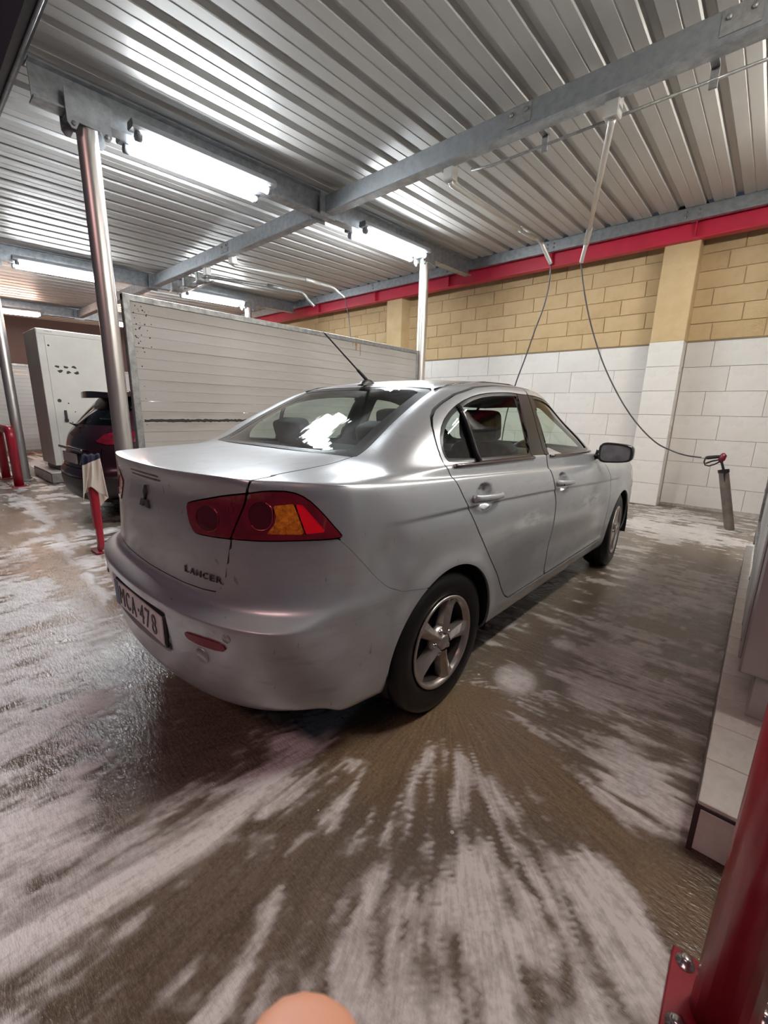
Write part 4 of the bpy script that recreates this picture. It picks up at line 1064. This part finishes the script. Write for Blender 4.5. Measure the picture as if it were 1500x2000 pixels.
# ================================================================== PARTITION beside the silver car
PLANK = mat('grey_white_plank', (.56, .54, .51), .62, 0, col2=(.47, .45, .42), vscale=5, stretch=(1, .25, 1), bump=.06, bscale=30)
PLANK2 = mat('grey_white_plank_stained', (.54, .515, .48), .62, 0, col2=(.42, .395, .36), vscale=7, stretch=(1, .3, 2), bump=.08, bscale=30)
RUST = mat('rust_run', (.35, .19, .09), .9, 0, col2=(.45, .36, .26), vscale=30)
MOULD = mat('black_mould', (.05, .05, .045), .9)
def partition(X, label, y0=1.50, y1=5.76, detail=True):
    P = empty('slatted_partition', (X, 0, 0))
    MB().box((0, (y0+y1)/2, 2.212), (.055, y1-y0, .055), bev=.004).build('top_rail', DULL, P)
    MB().box((0, (y0+y1)/2, .085), (.055, y1-y0, .05), bev=.004).build('bottom_rail', DULL, P)
    for y, wd in ((y0+.03, .06), (y1-.025, .05)):
        MB().box((0, y, 1.12), (.062, wd, 2.24), bev=.004).build('end_post', DULL, P)
    h = .0945; n = 22; L = y1-y0-.11
    me = MB().box((0, 0, 0), (.030, L, h-.0022), bev=.0012).mesh('plank'); me.materials.append(PLANK)
    me2 = me.copy(); me2.materials.clear(); me2.materials.append(PLANK2)
    for i in range(n):
        o = link('plank', me2 if i in (10, 11, 15) else me, None, P)
        o.location = (random.uniform(-.0015, .0015), y0+.06+L/2, 2.185-h*(i+.5))
    if detail:
        # grime line along one joint, rust run below the rail, mould spots by the post
        V_ = []; ys = np.linspace(y0+.08, y0+1.35, 60)
        for k, y in enumerate(ys):
            tt = .010+.010*random.random(); V_ += [(.0165, y, 1.158-tt), (.0165, y, 1.158+.006+.010*random.random())]
        MB().add(V_, [(2*i, 2*i+2, 2*i+3, 2*i+1) for i in range(59)]).build('grime_line', MOULD, P)
        for dy, w_, l_ in ((4.36, .05, .10), (4.44, .03, .16), (4.30, .02, .05)):
            MB().add([(.0168, dy-w_/2, 2.185), (.0168, dy+w_/2, 2.185), (.0168, dy+w_/5, 2.185-l_), (.0168, dy-w_/5, 2.185-l_)], [(0, 1, 2, 3)]).build('rust_run', RUST, P)
        rnd = random.Random(3); m = MB()
        for k in range(46):
            y = y0+.075+abs(rnd.gauss(0, .07)); z = 2.17-abs(rnd.gauss(0, .32)); r = rnd.uniform(.002, .0075)
            m.add([(.0169, y+r*math.cos(t), z+r*math.sin(t)) for t in np.linspace(0, 2*math.pi, 7)[:-1]], [tuple(range(6))])
        m.build('mould_spots', MOULD, P)['kind'] = 'stuff'
    tag(P, label, 'partition')
    return P
partition(-4.4, 'grey-white slatted partition wall beside the silver car')
partition(-14.4, 'far slatted partition wall at the left edge', detail=False)

# ================================================================== RIGHT-HAND PLINTH AND CABINET
PT = mat('plinth_marble_tile', (.78, .75, .70), .35, 0, col2=(.66, .62, .56), vscale=16, rvar=.1)
EDGE = mat('dark_edge_trim', (.06, .035, .04), .5)
def plinth(x0, x1, y0, y1, label, step=.225):
    P = empty('tiled_plinth', ((x0+x1)/2, (y0+y1)/2, 0)); cx, cy = (x0+x1)/2, (y0+y1)/2
    MB().box((0, 0, .082), (x1-x0-.03, y1-y0-.03, .164)).build('plinth_core', mat('plinth_concrete', (.22, .19, .17), .8, col2=(.14, .12, .10), vscale=12), P)
    n = max(1, int(round((y1-y0)/step))); s = (y1-y0)/n; cols = 4; wx_ = (x1-x0)/cols
    me = MB().box((0, 0, 0), (wx_-.004, s-.004, .018), bev=.002).mesh('plinth_tile'); me.materials.append(PT)
    for i in range(n):
        for k in range(cols):
            o = link('plinth_tile', me, None, P); o.location = (x0+wx_*(k+.5)-cx, y0+s*(i+.5)-cy, .174)
    me = MB().box((0, 0, 0), (wx_-.010, .014, .146), bev=.002).mesh('plinth_tile'); me.materials.append(PT)
    for k in range(cols):
        o = link('plinth_tile', me, None, P); o.location = (x0+wx_*(k+.5)-cx, y0-cy+.006, .084)
    me = MB().box((0, 0, 0), (.014, s-.006, .150), bev=.002).mesh('plinth_tile'); me.materials.append(mat('grey_side_tile', (.30, .27, .24), .5, col2=(.2, .18, .16), vscale=10))  # side tiles in a darker grey than the top and front
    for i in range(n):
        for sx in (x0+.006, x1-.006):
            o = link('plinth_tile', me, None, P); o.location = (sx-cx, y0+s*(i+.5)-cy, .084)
    for x in (x0+.004, x1-.004): MB().box((x-cx, y0-cy+.004, .086), (.014, .014, .168)).build('edge_trim', EDGE, P)
    MB().box((0, y0-cy+.003, .165), (x1-x0, .010, .010)).build('edge_trim', EDGE, P)
    tag(P, label, 'plinth')
plinth(.03, 1.17, 1.42, 4.95, 'low white-tiled plinth under the steel cabinet on the right')
plinth(-9.97, -8.72, 1.62, 5.2, 'low tiled plinth under the tall white cabinet')
CABS = mat('brushed_cabinet_steel', (.55, .52, .50), .40, .45, col2=(.42, .40, .38), vscale=5, stretch=(1, 1, .3), rvar=.1)
K = empty('steel_cabinet', (.585, 2.43, .183))
MB().box((0, 0, 1.20), (1.03, .96, 2.02), bev=.006).build('cabinet_body', CABS, K)
MB().box((-.519, 0, 1.21), (.010, .90, 1.96), bev=.004).build('side_panel', CABS, K)
for dz in (.30, .75, 1.2, 1.7):
    for dy in (-.42, .42): MB().lathe([(0, -.527), (.010, -.527), (.010, -.522), (0, -.522)], 8, 'x', (0, dy, dz)).build('screw', DULL, K)
for dx in (-.42, .42):
    for dy in (-.40, .40): MB().box((dx, dy, .10), (.09, .06, .20), bev=.004).build('cabinet_foot', CABS, K)
for dx in (-.30, -.05, .2): MB().box((dx, -.470, .165), (.09, .02, .075), bev=.003).build('hanging_bracket', CABS, K)
tag(K, 'tall steel cabinet on the plinth at the right edge', 'cabinet')
K = empty('splash_panel', (.105, 4.0, .183))
MB().box((0, 0, 1.13), (.02, 2.10, 1.90), bev=.003).build('panel_sheet', CABS, K)
MB().box((-.012, 0, .195), (.035, 2.14, .05), bev=.004).box((-.012, 0, 2.08), (.035, 2.14, .05), bev=.004).build('panel_rail', DULL, K)
for y in (-1.05, 1.05): MB().box((-.012, y, 1.06), (.036, .05, 2.12), bev=.004).build('panel_post', DULL, K)
for dz in (.5, .62, .80): MB().lathe([(0, -.032), (.012, -.032), (.012, -.026), (0, -.026)], 8, 'x', (0, 1.05, dz)).build('screw', BLACK, K)
tag(K, 'steel splash panel behind the right-hand cabinet', 'panel')

# ================================================================== far white cabinet
K = empty('white_cabinet', (-9.35, 2.32, .183)); MB().box((0, 0, .05), (.80, 1.06, .10)).build('cabinet_base', DARKP, K); WC_ = mat('cream_cabinet_paint', (.66, .63, .57), .42, 0, col2=(.60, .565, .50), vscale=3)
MB().box((0, 0, 1.18), (.90, 1.16, 2.18), bev=.006).build('cabinet_body', WC_, K)
dr_ = MB().box((.452, .03, 1.14), (.012, 1.02, 2.06), bev=.004).build('cabinet_door', WC_, K)
MB().box((.452, 0, 2.225), (.014, 1.14, .07), bev=.003).build('head_strip', WC_, K)
MB().box((.462, -.42, 2.235), (.004, .10, .02)).build('maker_plate', DULL, K)
MB().box((.47, -.34, .92), (.03, .035, .17), bev=.006).box((.478, -.34, .84), (.034, .05, .05), bev=.006).build('door_handle', DARKP, dr_)
rnd = random.Random(5)
for cy_, cz_ in ((-.36, 1.70), (-.25, 1.70), (-.13, 1.71), (-.33, 1.63), (-.22, 1.62), (-.10, 1.62)):
    r = rnd.uniform(.022, .036)
    MB().add([(.4585, cy_+r*math.cos(t)*(1+.35*math.sin(3*t+cy_*20)), cz_+r*.7*math.sin(t)*(1+.3*math.cos(2*t+cz_*30))) for t in np.linspace(0, 2*math.pi, 13)[:-1]], [tuple(range(12))]).build('sticker_scrap', MOULD, dr_)
for (cy_, cz_, r) in ((-.44, 2.02, .016), (-.28, 1.12, .012), (-.20, .98, .010), (-.26, .80, .014), (-.40, 1.16, .03), (-.22, .50, .01), (-.3, .4, .012), (-.27, .22, .012)):
    MB().add([(.4588, cy_+r*math.cos(t), cz_+r*math.sin(t)) for t in np.linspace(0, 2*math.pi, 9)[:-1]], [tuple(range(8))]).build('rust_hole', MOULD, dr_)
tag(K, 'tall cream-white steel cabinet with a dark handle behind the maroon car', 'cabinet')

# ================================================================== bollards
def hoop(x0, x1, y, z, r, label, name='hoop_bollard', plate=.22):
    H_ = empty(name, ((x0+x1)/2, y, 0)); c = (x0+x1)/2; rc = .11; pts = [(x0-c, 0, .01)]
    for t in np.linspace(0, math.pi/2, 7): pts.append((x0-c+rc*(1-math.cos(t)), 0, z-rc+rc*math.sin(t)))
    for t in np.linspace(math.pi/2, 0, 7): pts.append((x1-c-rc*(1-math.cos(t)), 0, z-rc+rc*math.sin(t)))
    pts.append((x1-c, 0, .01)); MB().tube(pts, r, 20).build('hoop_tube', RED, H_)
    for x in (x0-c, x1-c):
        MB().box((x, 0, .008), (plate, plate, .014), bev=.003).build('foot_plate', RED, H_)
        for sx in (-1, 1):
            for sy in (-1, 1):
                MB().lathe([(.020, .015), (.020, .018), (.013, .018), (.013, .032), (.006, .036), (0, .036)], 12, 'z', (x+sx*plate*.36, sy*plate*.36, 0)).build('anchor_bolt', mat('bright_bolt', (.7, .66, .64), .25, .9), H_)
    tag(H_, label, 'bollard')
    return H_
hoop(.140, 1.05, .99, 1.0, .055, 'dark red tubular hoop bollard in the right foreground', plate=.20)
hoop(-9.86, -8.76, 1.20, .88, .062, 'red hoop bollard in front of the far post at the left edge')
Bo = empty('bar_bollard', (-4.31, 1.08, 0))
MB().box((0, 0, .34), (.056, .05, .66), bev=.008).build('bar_post', RED, Bo)
MB().box((-.012, 0, .52), (.085, .062, .62), bev=.02).build('bar_sleeve', RED, Bo)
MB().box((-.02, 0, .010), (.17, .12, .018), bev=.003).build('foot_plate', RED, Bo)
for sx in (-1, 1): MB().lathe([(.013, .018), (.013, .034), (0, .036)], 8, 'z', (sx*.065-.02, 0, 0)).build('anchor_bolt', DULL, Bo)
tag(Bo, 'slim red post with a towel on it behind the silver bumper', 'bollard')
# towel hung over its top
def towel():
    m = bpy.data.materials.new('white_navy_towel'); m.use_nodes = True; nt, N, L = nodes_of(m); b = N['Principled BSDF']; b.inputs['Roughness'].default_value = .95
    tc = N.new('ShaderNodeTexCoord'); v = N.new('ShaderNodeTexVoronoi'); v.inputs['Scale'].default_value = 5.5
    r = N.new('ShaderNodeMapRange'); r.inputs[1].default_value = .30; r.inputs[2].default_value = .36
    sp = N.new('ShaderNodeSeparateColor'); mx = N.new('ShaderNodeMix'); mx.data_type = 'RGBA'
    mx.inputs[6].default_value = (.02, .022, .05, 1); mx.inputs[7].default_value = (.70, .64, .57, 1)
    L.new(tc.outputs['Object'], v.inputs['Vector']); L.new(v.outputs['Color'], sp.inputs[0]); L.new(sp.outputs[0], r.inputs[0]); L.new(r.outputs[0], mx.inputs[0]); L.new(mx.outputs[2], b.inputs['Base Color'])
    def fn(u, v_):
        x = (u-.5)*.17*(1-.25*math.sin(math.pi*v_)); t = v_*2-1
        fold = .020*math.sin(u*11+v_*3)+.012*math.sin(u*23+1.3-v_*5)
        side = math.copysign(1, t)*(.042+.020*abs(t)); lng = .44 if t < 0 else .36
        z = .868-max(0, abs(t)-.12)*lng*(1+.18*math.sin(u*5+(0 if t < 0 else 2)))
        y = side*min(1, abs(t)/.14)
        if abs(t) < .14: z = .868+.012*math.cos(abs(t)/.14*math.pi/2)
        return Vector((x+.03*t*t*math.sin(3*u)-.012, -y if False else y+fold*min(1, abs(t)*2.2), z+.006*math.sin(u*17)))
    o = MB().grid(fn, 26, 60).build('towel', m, None, (-4.31, 1.08, 0)); o.rotation_euler = (0, 0, math.radians(-104))
    sol = o.modifiers.new('thickness', 'SOLIDIFY'); sol.thickness = .004
    tag(o, 'white and navy towel draped over the slim red post', 'towel')
towel()

# ================================================================== gun, holder pipe, hoses, booms
HP = empty('gun_holder_pipe', (-.14, 6.44, 0)); a_, b_ = Vector((0, 0, .0)), Vector((-.17, 0, .70)); d_ = (b_-a_).normalized()
PIPE = mat('grey_brown_pipe', (.20, .165, .145), .5, .2, col2=(.13, .105, .09), vscale=9, rvar=.1)
MB().tube([a_, b_], .050, 24, False).build('pipe', PIPE, HP)
MB().tube([b_-d_*.03, b_+d_*.004], .056, 24, False).tube([b_-d_*.03, b_+d_*.004], .044, 24, False).build('rim', BLACK, HP)
MB().tube([b_-d_*.06, b_-d_*.055], .049, 24).build('inner_stop', BLACK, HP)
MB().box((0, 0, .006), (.24, .07, .012), bev=.003).build('foot_plate', DULL, HP)
tag(HP, 'leaning grey pipe holding the spray gun by the tiled wall', 'pipe')
G = empty('spray_gun', (-.50, 6.40, .83))
def gp(x, z, y=0.0): return Vector((x, y, z))
MB().tube([gp(0, 0), gp(.02, .004), gp(.11, .022), gp(.15, .026)], [.015, .022, .020, .018], 12).build('grip', BLACK, G)
MB().tube([gp(-.04, .0), gp(.005, .003)], .012, 10).build('swivel', CHROME, G)
MB().tube([gp(.145, -.03), gp(.155, .0), gp(.165, .045), gp(.160, .070)], [.026, .036, .034, .012], 14).build('gun_head', mat('dark_red_gun', (.16, .012, .03), .35), G)
MB().tube([gp(.0, -.005), gp(-.006, -.05), gp(.01, -.085), gp(.05, -.092), gp(.10, -.066), gp(.145, -.03)], .0085, 8).build('trigger_guard', BLACK, G)
MB().tube([gp(.012, -.065), gp(.07, -.032), gp(.135, -.010)], .0095, 8).build('trigger', BLACK, G)
MB().tube([gp(.155, -.028), gp(.165, -.05), gp(.205, -.16), gp(.225, -.27)], [.018, .013, .014, .010], 10).build('lance', BLACK, G)
tag(G, 'black and dark red spray gun resting in the grey pipe', 'spray gun')
def smooth_path(P, k=6):
    P = [Vector(p) for p in P]; out = []
    for i in range(len(P)-1):
        p0, p1, p2, p3 = P[max(i-1, 0)], P[i], P[i+1], P[min(i+2, len(P)-1)]
        for j in range(k):
            t = j/k; out.append(.5*((2*p1)+(-p0+p2)*t+(2*p0-5*p1+4*p2-p3)*t*t+(-p0+3*p1-3*p2+p3)*t**3))
    return out+[P[-1]]
HOSE = mat('dark_rubber_hose', (.03, .028, .035), .4)
def hose(P, label, r=.0085):
    o = MB().tube(smooth_path(P), r, 8).build('pressure_hose', HOSE); tag(o, label, 'hose')
hose([(-2.154, 6.197, 3.2), (-2.10, 6.20, 2.95), (-2.00, 6.21, 2.60), (-1.87, 6.22, 2.25), (-1.70, 6.235, 1.88), (-1.47, 6.26, 1.49), (-1.25, 6.285, 1.20), (-1.03, 6.31, .99), (-.85, 6.34, .895), (-.69, 6.37, .845), (-.54, 6.40, .830)], 'dark hose hanging in a long arc down to the spray gun')
hose([(-2.47, 6.005, 3.2), (-2.465, 6.0, 2.95), (-2.50, 5.98, 2.68), (-2.58, 5.95, 2.38), (-2.66, 5.92, 2.05), (-2.75, 5.88, 1.70), (-2.84, 5.84, 1.2), (-2.86, 5.80, .6), (-2.80, 5.6, .05), (-2.6, 5.4, .02)], 'dark hose hanging straight down behind the silver car')
hose([(-6.215, 5.877, 3.3), (-6.16, 5.87, 3.16), (-6.08, 5.86, 2.9), (-6.04, 5.86, 2.6), (-6.03, 5.86, 2.2), (-6.05, 5.85, 1.4), (-6.1, 5.8, .6), (-6.2, 5.6, .03)], 'thin hose hanging behind the slatted partition')
BOOM = mat('satin_boom_steel', (.58, .56, .53), .38, .5)
def boom(base, joint, elbow, tip, label, m=BOOM):
    B_ = empty('swing_boom', base); b0 = Vector(base); L3 = lambda p: Vector(p)-b0
    zt = zb(YC)+.012-b0.z
    MB().tube([(0, 0, zt), (0, 0, .06)], .020, 10).build('pivot_pin', DULL, B_)
    MB().box((0, 0, .035), (.105, .10, .14), bev=.008).build('pivot_block', mat('pale_pivot_block', (.60, .58, .55), .4, .5), B_)
    dirv = (L3(joint)-Vector((0, 0, -.05))).normalized()
    gus = dirv.copy(); gus.z = 0; gus.normalize(); sidev = Vector((-gus.y, gus.x, 0))
    g0 = gus*.05
    tri = [(0, .02), (.24, -.045), (0, -.045)]
    MB().prism(tri, lambda u, v, d: gus*(u+.05)+Vector((0, 0, v))+sidev*d, -.004, .004).build('gusset', mat('pale_pivot_block', (.6, .58, .55), .4, .5), B_)
    MB().tube([Vector((0, 0, -.03)), Vector((0, 0, -.05))+dirv*.03, L3(joint)], [.030, .025, .024], 14).build('boom_tube', m, B_)
    e = L3(elbow); j = L3(joint); t_ = L3(tip)
    MB().tube([j-(e-j).normalized()*.04, j+(e-j).normalized()*.26], .034, 14).build('spring_sleeve', m, B_)
    MB().tube(smooth_path([j, j.lerp(e, .55), e, e.lerp(t_, .5), t_], 6), .025, 14).build('boom_elbow', m, B_)
    tag(B_, label, 'boom')
boom((-2.666, 3.90, 3.47), (-2.624, 5.42, 3.45), (-2.555, 5.80, 3.43), (-2.47, 6.005, 3.2), 'steel swing boom over the roof of the silver car')
boom((-1.252, 3.90, 3.47), (-2.00, 5.90, 3.45), (-2.08, 6.09, 3.39), (-2.154, 6.197, 3.2), 'steel swing boom carrying the spray gun hose')
boom((-6.627, 3.90, 3.48), (-6.353, 5.13, 3.45), (-6.292, 5.66, 3.43), (-6.215, 5.877, 3.3), 'steel swing boom over the bay behind the partition')
boom((-7.45, 3.90, 3.46), (-6.9, 4.75, 3.36), (-6.6, 5.2, 3.30), (-6.5, 5.4, 3.1), 'dark swing boom crossing the lamp behind the partition', DULL)
CD = empty('supply_conduit', (0, 0, 0))
MB().tube([(-2.5, 4.0, 3.52), (-2.3, 4.0, 3.49), (.5, 4.0, 3.49)], .011, 8).build('conduit_pipe', DULL, CD)
for x in (-1.80, -.66): MB().box((x, 4.0, 3.505), (.05, .02, .13), bev=.003).box((x, 3.945, 3.56), (.05, .13, .014)).build('conduit_clip', DULL, CD)
tag(CD, 'thin supply conduit clipped under the cross beam', 'conduit')
CD = empty('supply_conduit', (0, 0, 0))
MB().tube([(-9.2, 4.02, 3.47), (-7.6, 4.02, 3.47)], .014, 8).tube([(-8.9, 4.08, 3.42), (-7.6, 4.08, 3.40)], .022, 8).build('conduit_pipe', CHROME, CD)
for x in (-8.8, -8.3, -7.8): MB().box((x, 3.99, 3.47), (.08, .22, .14), bev=.01).build('conduit_clip', DULL, CD)
tag(CD, 'bundle of pipes under the beam behind the partition', 'conduit')

# ================================================================== far left: boundary wall and warm lamp
w_ = MB().box((-17.0, 3.6, 1.0), (.2, 9.0, 2.0)).build('wall_left', mat('dim_brown_wall', (.24, .18, .15), .8, col2=(.18, .13, .11), vscale=2)); struct(w_, 'dim brown boundary wall at the far left')
w_ = MB().box((-17.1, 3.6, 3.0), (.2, 9.0, 2.1)).build('wall_left_upper', mat('dark_upper_wall', (.07, .05, .05), .9)); struct(w_, 'dark upper wall at the far left')
LB = empty('wall_lamp', (-16.75, 2.75, 2.2))
MB().box((-.06, 0, 0), (.10, .46, .32), bev=.02).build('lamp_box', DARKP, LB)
MB().box((.02, 0, 0), (.08, .40, .26), bev=.03).build('lamp_glass', emission('amber_lamp_glow', (1.0, .48, .12), 9.0), LB)
tag(LB, 'small orange wall lamp glowing at the far left', 'lamp')

# ================================================================== dark hatchback in the next bay
def hatch(name, loc, rz, paint, label, plate=True):
    rws = []
    spec = [(.22, .16, 4.10, .76, 3.0), (.27, .05, 4.2, .85, 3.2), (.38, .00, 4.26, .885, 3.4), (.52, -.01, 4.27, .895, 3.6), (.60, .01, 4.25, .90, 3.6), (.66, .05, 4.22, .90, 3.6), (.80, .075, 4.14, .90, 3.6),
            (.93, .10, 3.95, .885, 3.5), (1.00, .135, 3.5, .86, 3.4), (1.045, .17, 3.2, .83, 3.4), (1.08, .21, 2.98, .80, 3.4), (1.20, .31, 2.62, .735, 3.4), (1.32, .42, 2.25, .67, 3.4), (1.40, .50, 1.98, .615, 3.2), (1.445, .66, 1.75, .52, 3.0), (1.465, 1.0, 1.5, .30, 2.6)]
    for z, yr, yf, w0, n in spec:
        r = []
        for t in np.linspace(0, math.pi, 19):
            ce = lambda v, e: math.copysign(abs(v)**e, v)
            r.append((max(0, w0*ce(math.sin(t), 2/n)) if 0 < t < math.pi else 0, (yr+yf)/2-(yf-yr)/2*ce(math.cos(t), 2/n), z+(.0 if z > 1.05 else -.02*math.cos(t))))
        rws.append(r)
    rws.append([(0, y, 1.475) for y in np.linspace(1.15, 1.4, 19)])
    su = Surf(bspline_surf(rws, 7, 7)); V = su.V; A_ = np.abs(V[:, 0]); y, z = V[:, 1], V[:, 2]; sgn = su.side
    car_ = empty(name, loc, rz); far_ = np.full(len(V), 1.0); gg = .004
    wcs = [(.80, .32), (3.40, .32)]
    arc_ = np.where(A_ > .45, np.minimum.reduce([np.hypot(y-a, z-b)-.36 for a, b in wcs]), far_)
    fwin = np.where((A_ > .4) & (z > 1.0), poly_sdf(y, z, chaikin([(.55, 1.10), (.62, 1.16), (.92, 1.35), (1.3, 1.39), (1.75, 1.37), (2.2, 1.25), (2.55, 1.09)], 1)), far_)
    frw = np.where((y < .9) & (z > 1.02), np.maximum.reduce([A_-np.interp(z, [1.05, 1.4], [.66, .50]), 1.075-z, z-1.375]), far_)
    fws = np.where((y > 1.8) & (z > 1.02), np.maximum.reduce([A_-np.interp(z, [1.05, 1.4], [.66, .50]), 1.09-z, z-1.37]), far_)
    ftl = np.where(y < .75, np.maximum.reduce([poly_sdf(A_+np.maximum(y-.2, 0)*.8, z, [(.50, .90), (.62, .985), (.80, 1.015), (1.05, 1.02), (1.22, 1.0), (1.12, .93), (.90, .88), (.66, .87)]), y-.7]), far_)
    fbl = np.where(y < .55, z-.50, far_); fbl = np.maximum(fbl, -arc_)
    hat = np.maximum.reduce([A_-.58, y-.95, .60-z, z-1.40]); 
    su.cut(AND(-fwin+gg, -frw+gg, -fws+gg, -ftl+gg, -fbl+gg, -arc_, np.where(hat < 0, -hat*1.0, -1.0)+gg if False else -np.abs(hat)+gg), 'body_shell', paint, car_)
    su.cut(AND(fbl+gg, -arc_), 'rear_bumper', mat('bumper_black_plastic', (.025, .022, .024), .35), car_)
    dark = glass('dark_car_glass', (.10, .11, .12), .03, 1.5)
    su.cut(frw, 'rear_window', dark, car_, 0, -.004); su.cut(fws, 'windscreen', dark, car_, 0, -.004)
    for s_ in (1, -1):
        on = np.where(sgn*s_ > 0, -1.0, 1.0)
        su.cut(AND(fwin, on), 'side_window', dark, car_, 0, -.004)
        su.cut(AND(ftl, on), 'tail_lamp', mat('hatch_tail_lamp', (.30, .01, .03), .12, 0, col2=(.10, .008, .015), vscale=14, coat=.8), car_, .01, .004)
    sp = MB(); 
    spf = lambda u, v, z: Vector(((u-.5)*1.02*(1-.06*v), .36+.40*v-.07*(1-(2*u-1)**2)*(1-v), z))
    sp.grid(lambda u, v: spf(u, v, 1.425+.030*v+.016*math.sin(math.pi*u)), 16, 6)
    sp.grid(lambda u, v: spf(u, v, 1.365+.050*v), 16, 6)
    sp.grid(lambda u, v: spf(u, 0, 1.365+(.060+.016*math.sin(math.pi*u))*v), 16, 1)
    for u_ in (0, 1): sp.grid(lambda u, v, u_=u_: spf(u_, u, 1.365+.05*u+(.060-.02*u)*v), 6, 1)
    sp.build('roof_spoiler', paint, car_)
    MB().tube([(0, .155, 1.055), (-.30, .16, 1.075)], [.016, .009], 8).build('rear_wiper', DARKP, car_)
    if plate:
        MB().box((.0, .045, .70), (.52, .02, .115), bev=.004).build('number_plate', mat('dim_plate', (.45, .40, .40), .4), car_)
    MB().box((0, .055, .80), (.9, .03, .03), bev=.008).build('tailgate_trim', CHR, car_)
    for a, b in wcs:
        for s_ in (1, -1):
            h = empty('wheel', (s_*.885, a, .32)); h.parent = car_
            MB().lathe([(r, s_*q_) for r, q_ in [(.19, -.20), (.25, -.21), (.30, -.20), (.32, -.17), (.32, -.03), (.30, -.004), (.25, 0), (.205, -.008), (.20, -.02)]], 40, 'x').build('tyre', TYRE, h)
            MB().lathe([(r, s_*q_) for r, q_ in [(.205, -.006), (.195, .0), (.18, -.02), (.175, -.16), (.0, -.16)]], 40, 'x').build('rim', RIM, h)
            for k in range(5):
                t = k*2*math.pi/5+.3; rd = Vector((0, math.cos(t), math.sin(t))); tn = Vector((0, -math.sin(t), math.cos(t)))
                MB().add([rd*.03+tn*.03+Vector((s_*-.01, 0, 0)), rd*.19+tn*.035+Vector((s_*-.006, 0, 0)), rd*.19-tn*.035+Vector((s_*-.006, 0, 0)), rd*.03-tn*.03+Vector((s_*-.01, 0, 0)),
                          rd*.03+tn*.03+Vector((s_*-.04, 0, 0)), rd*.19+tn*.035+Vector((s_*-.04, 0, 0)), rd*.19-tn*.035+Vector((s_*-.04, 0, 0)), rd*.03-tn*.03+Vector((s_*-.04, 0, 0))],
                         [(0, 1, 2, 3), (4, 7, 6, 5), (0, 4, 5, 1), (1, 5, 6, 2), (2, 6, 7, 3), (3, 7, 4, 0)]).build('spoke', RIM, h)
            MB().tube([(s_*-.34, 0, 0), (s_*-.30, 0, 0)], .345, 32).build('wheel_well', WELL, h)
    MB().box((0, 2.1, .24), (1.3, 3.7, .05)).build('floor_pan', WELL, car_)
    MB().box((0, 1.6, .80), (1.30, 2.2, .40)).build('cabin_block', SEAT, car_)
    tag(car_, label, 'car')
MAROON = mat('maroon_car_paint', (.055, .012, .022), .22, .3, col2=(.035, .010, .016), vscale=3, coat=.9)
REDCAR = mat('red_car_paint', (.22, .012, .022), .25, .2, coat=.8)
hatch('maroon_hatchback', (-5.95, 1.26, 0), 0.0, MAROON, 'dark maroon hatchback seen from behind beyond the red post')
hatch('red_hatchback', (-12.2, 2.3, 0), 0.0, REDCAR, 'dark red hatchback in the far left bay')

# ================================================================== the photographer's hand under the lens
SKIN = bpy.data.materials.new('warm_skin'); SKIN.use_nodes = True
_b = SKIN.node_tree.nodes['Principled BSDF']; _b.inputs['Base Color'].default_value = (.68, .31, .19, 1); _b.inputs['Roughness'].default_value = .5
_b.inputs['Subsurface Weight'].default_value = .15; _b.inputs['Subsurface Scale'].default_value = .004; _b.inputs['Subsurface Radius'].default_value = (1, .4, .25)
def cs(x, y, z): return Vector((0, 0, CAM_H))+CR*x+CU*y+CF*z       # a point measured from the lens: right, up, forward
def skinned(verts, edges, radii, name):
    me = bpy.data.meshes.new(name); me.from_pydata([tuple(v) for v in verts], edges, []); o = bpy.data.objects.new(name, me); COL.objects.link(o)
    me.materials.append(SKIN); md = o.modifiers.new('skin', 'SKIN'); md.use_smooth_shade = True
    for i, r in enumerate(radii): me.skin_vertices[0].data[i].radius = (r, r)
    me.skin_vertices[0].data[0].use_root = True
    s2 = o.modifiers.new('sub', 'SUBSURF'); s2.levels = 2; s2.render_levels = 2
    return o
# index finger reaches up to the lens; the other fingers curl behind it, the thumb leaves the side of the palm
HV = [(-.026, -.190, .020), (-.018, -.155, .030), (-.0125, -.120, .046), (-.0118, -.0985, .055), (-.0118, -.0850, .0585), (-.0118, -.0770, .0590), (-.0118, -.0735, .0590),
      (-.042, -.155, .030), (-.043, -.124, .052), (-.043, -.107, .040), (-.042, -.112, .026),
      (-.062, -.160, .028), (-.064, -.132, .048), (-.064, -.116, .037), (-.063, -.120, .024),
      (-.080, -.168, .024), (-.083, -.146, .040), (-.083, -.133, .031), (-.082, -.137, .021),
      (-.004, -.190, .022), (.012, -.170, .016), (.020, -.150, .012), (.022, -.134, .011),
      (-.044, -.215, .014), (-.050, -.27, .000), (-.056, -.35, -.03), (-.060, -.192, .018)]
HE = [(0, 1), (1, 2), (2, 3), (3, 4), (4, 5), (5, 6), (0, 7), (7, 8), (8, 9), (9, 10), (26, 11), (11, 12), (12, 13), (13, 14), (26, 15), (15, 16), (16, 17), (17, 18), (0, 19), (19, 20), (20, 21), (21, 22), (23, 0), (23, 26), (23, 24), (24, 25)]
HRd = [.020, .0130, .0120, .0118, .0118, .0108, .0080, .0122, .0108, .0100, .0085, .0118, .0105, .0098, .0082, .0105, .0095, .0088, .0075, .015, .013, .0115, .0095, .028, .029, .034, .020]
hand = skinned([cs(*p) for p in HV], HE, HRd, 'person')
tag(hand, "blurred fingertip of the photographer's hand at the bottom edge", 'person')
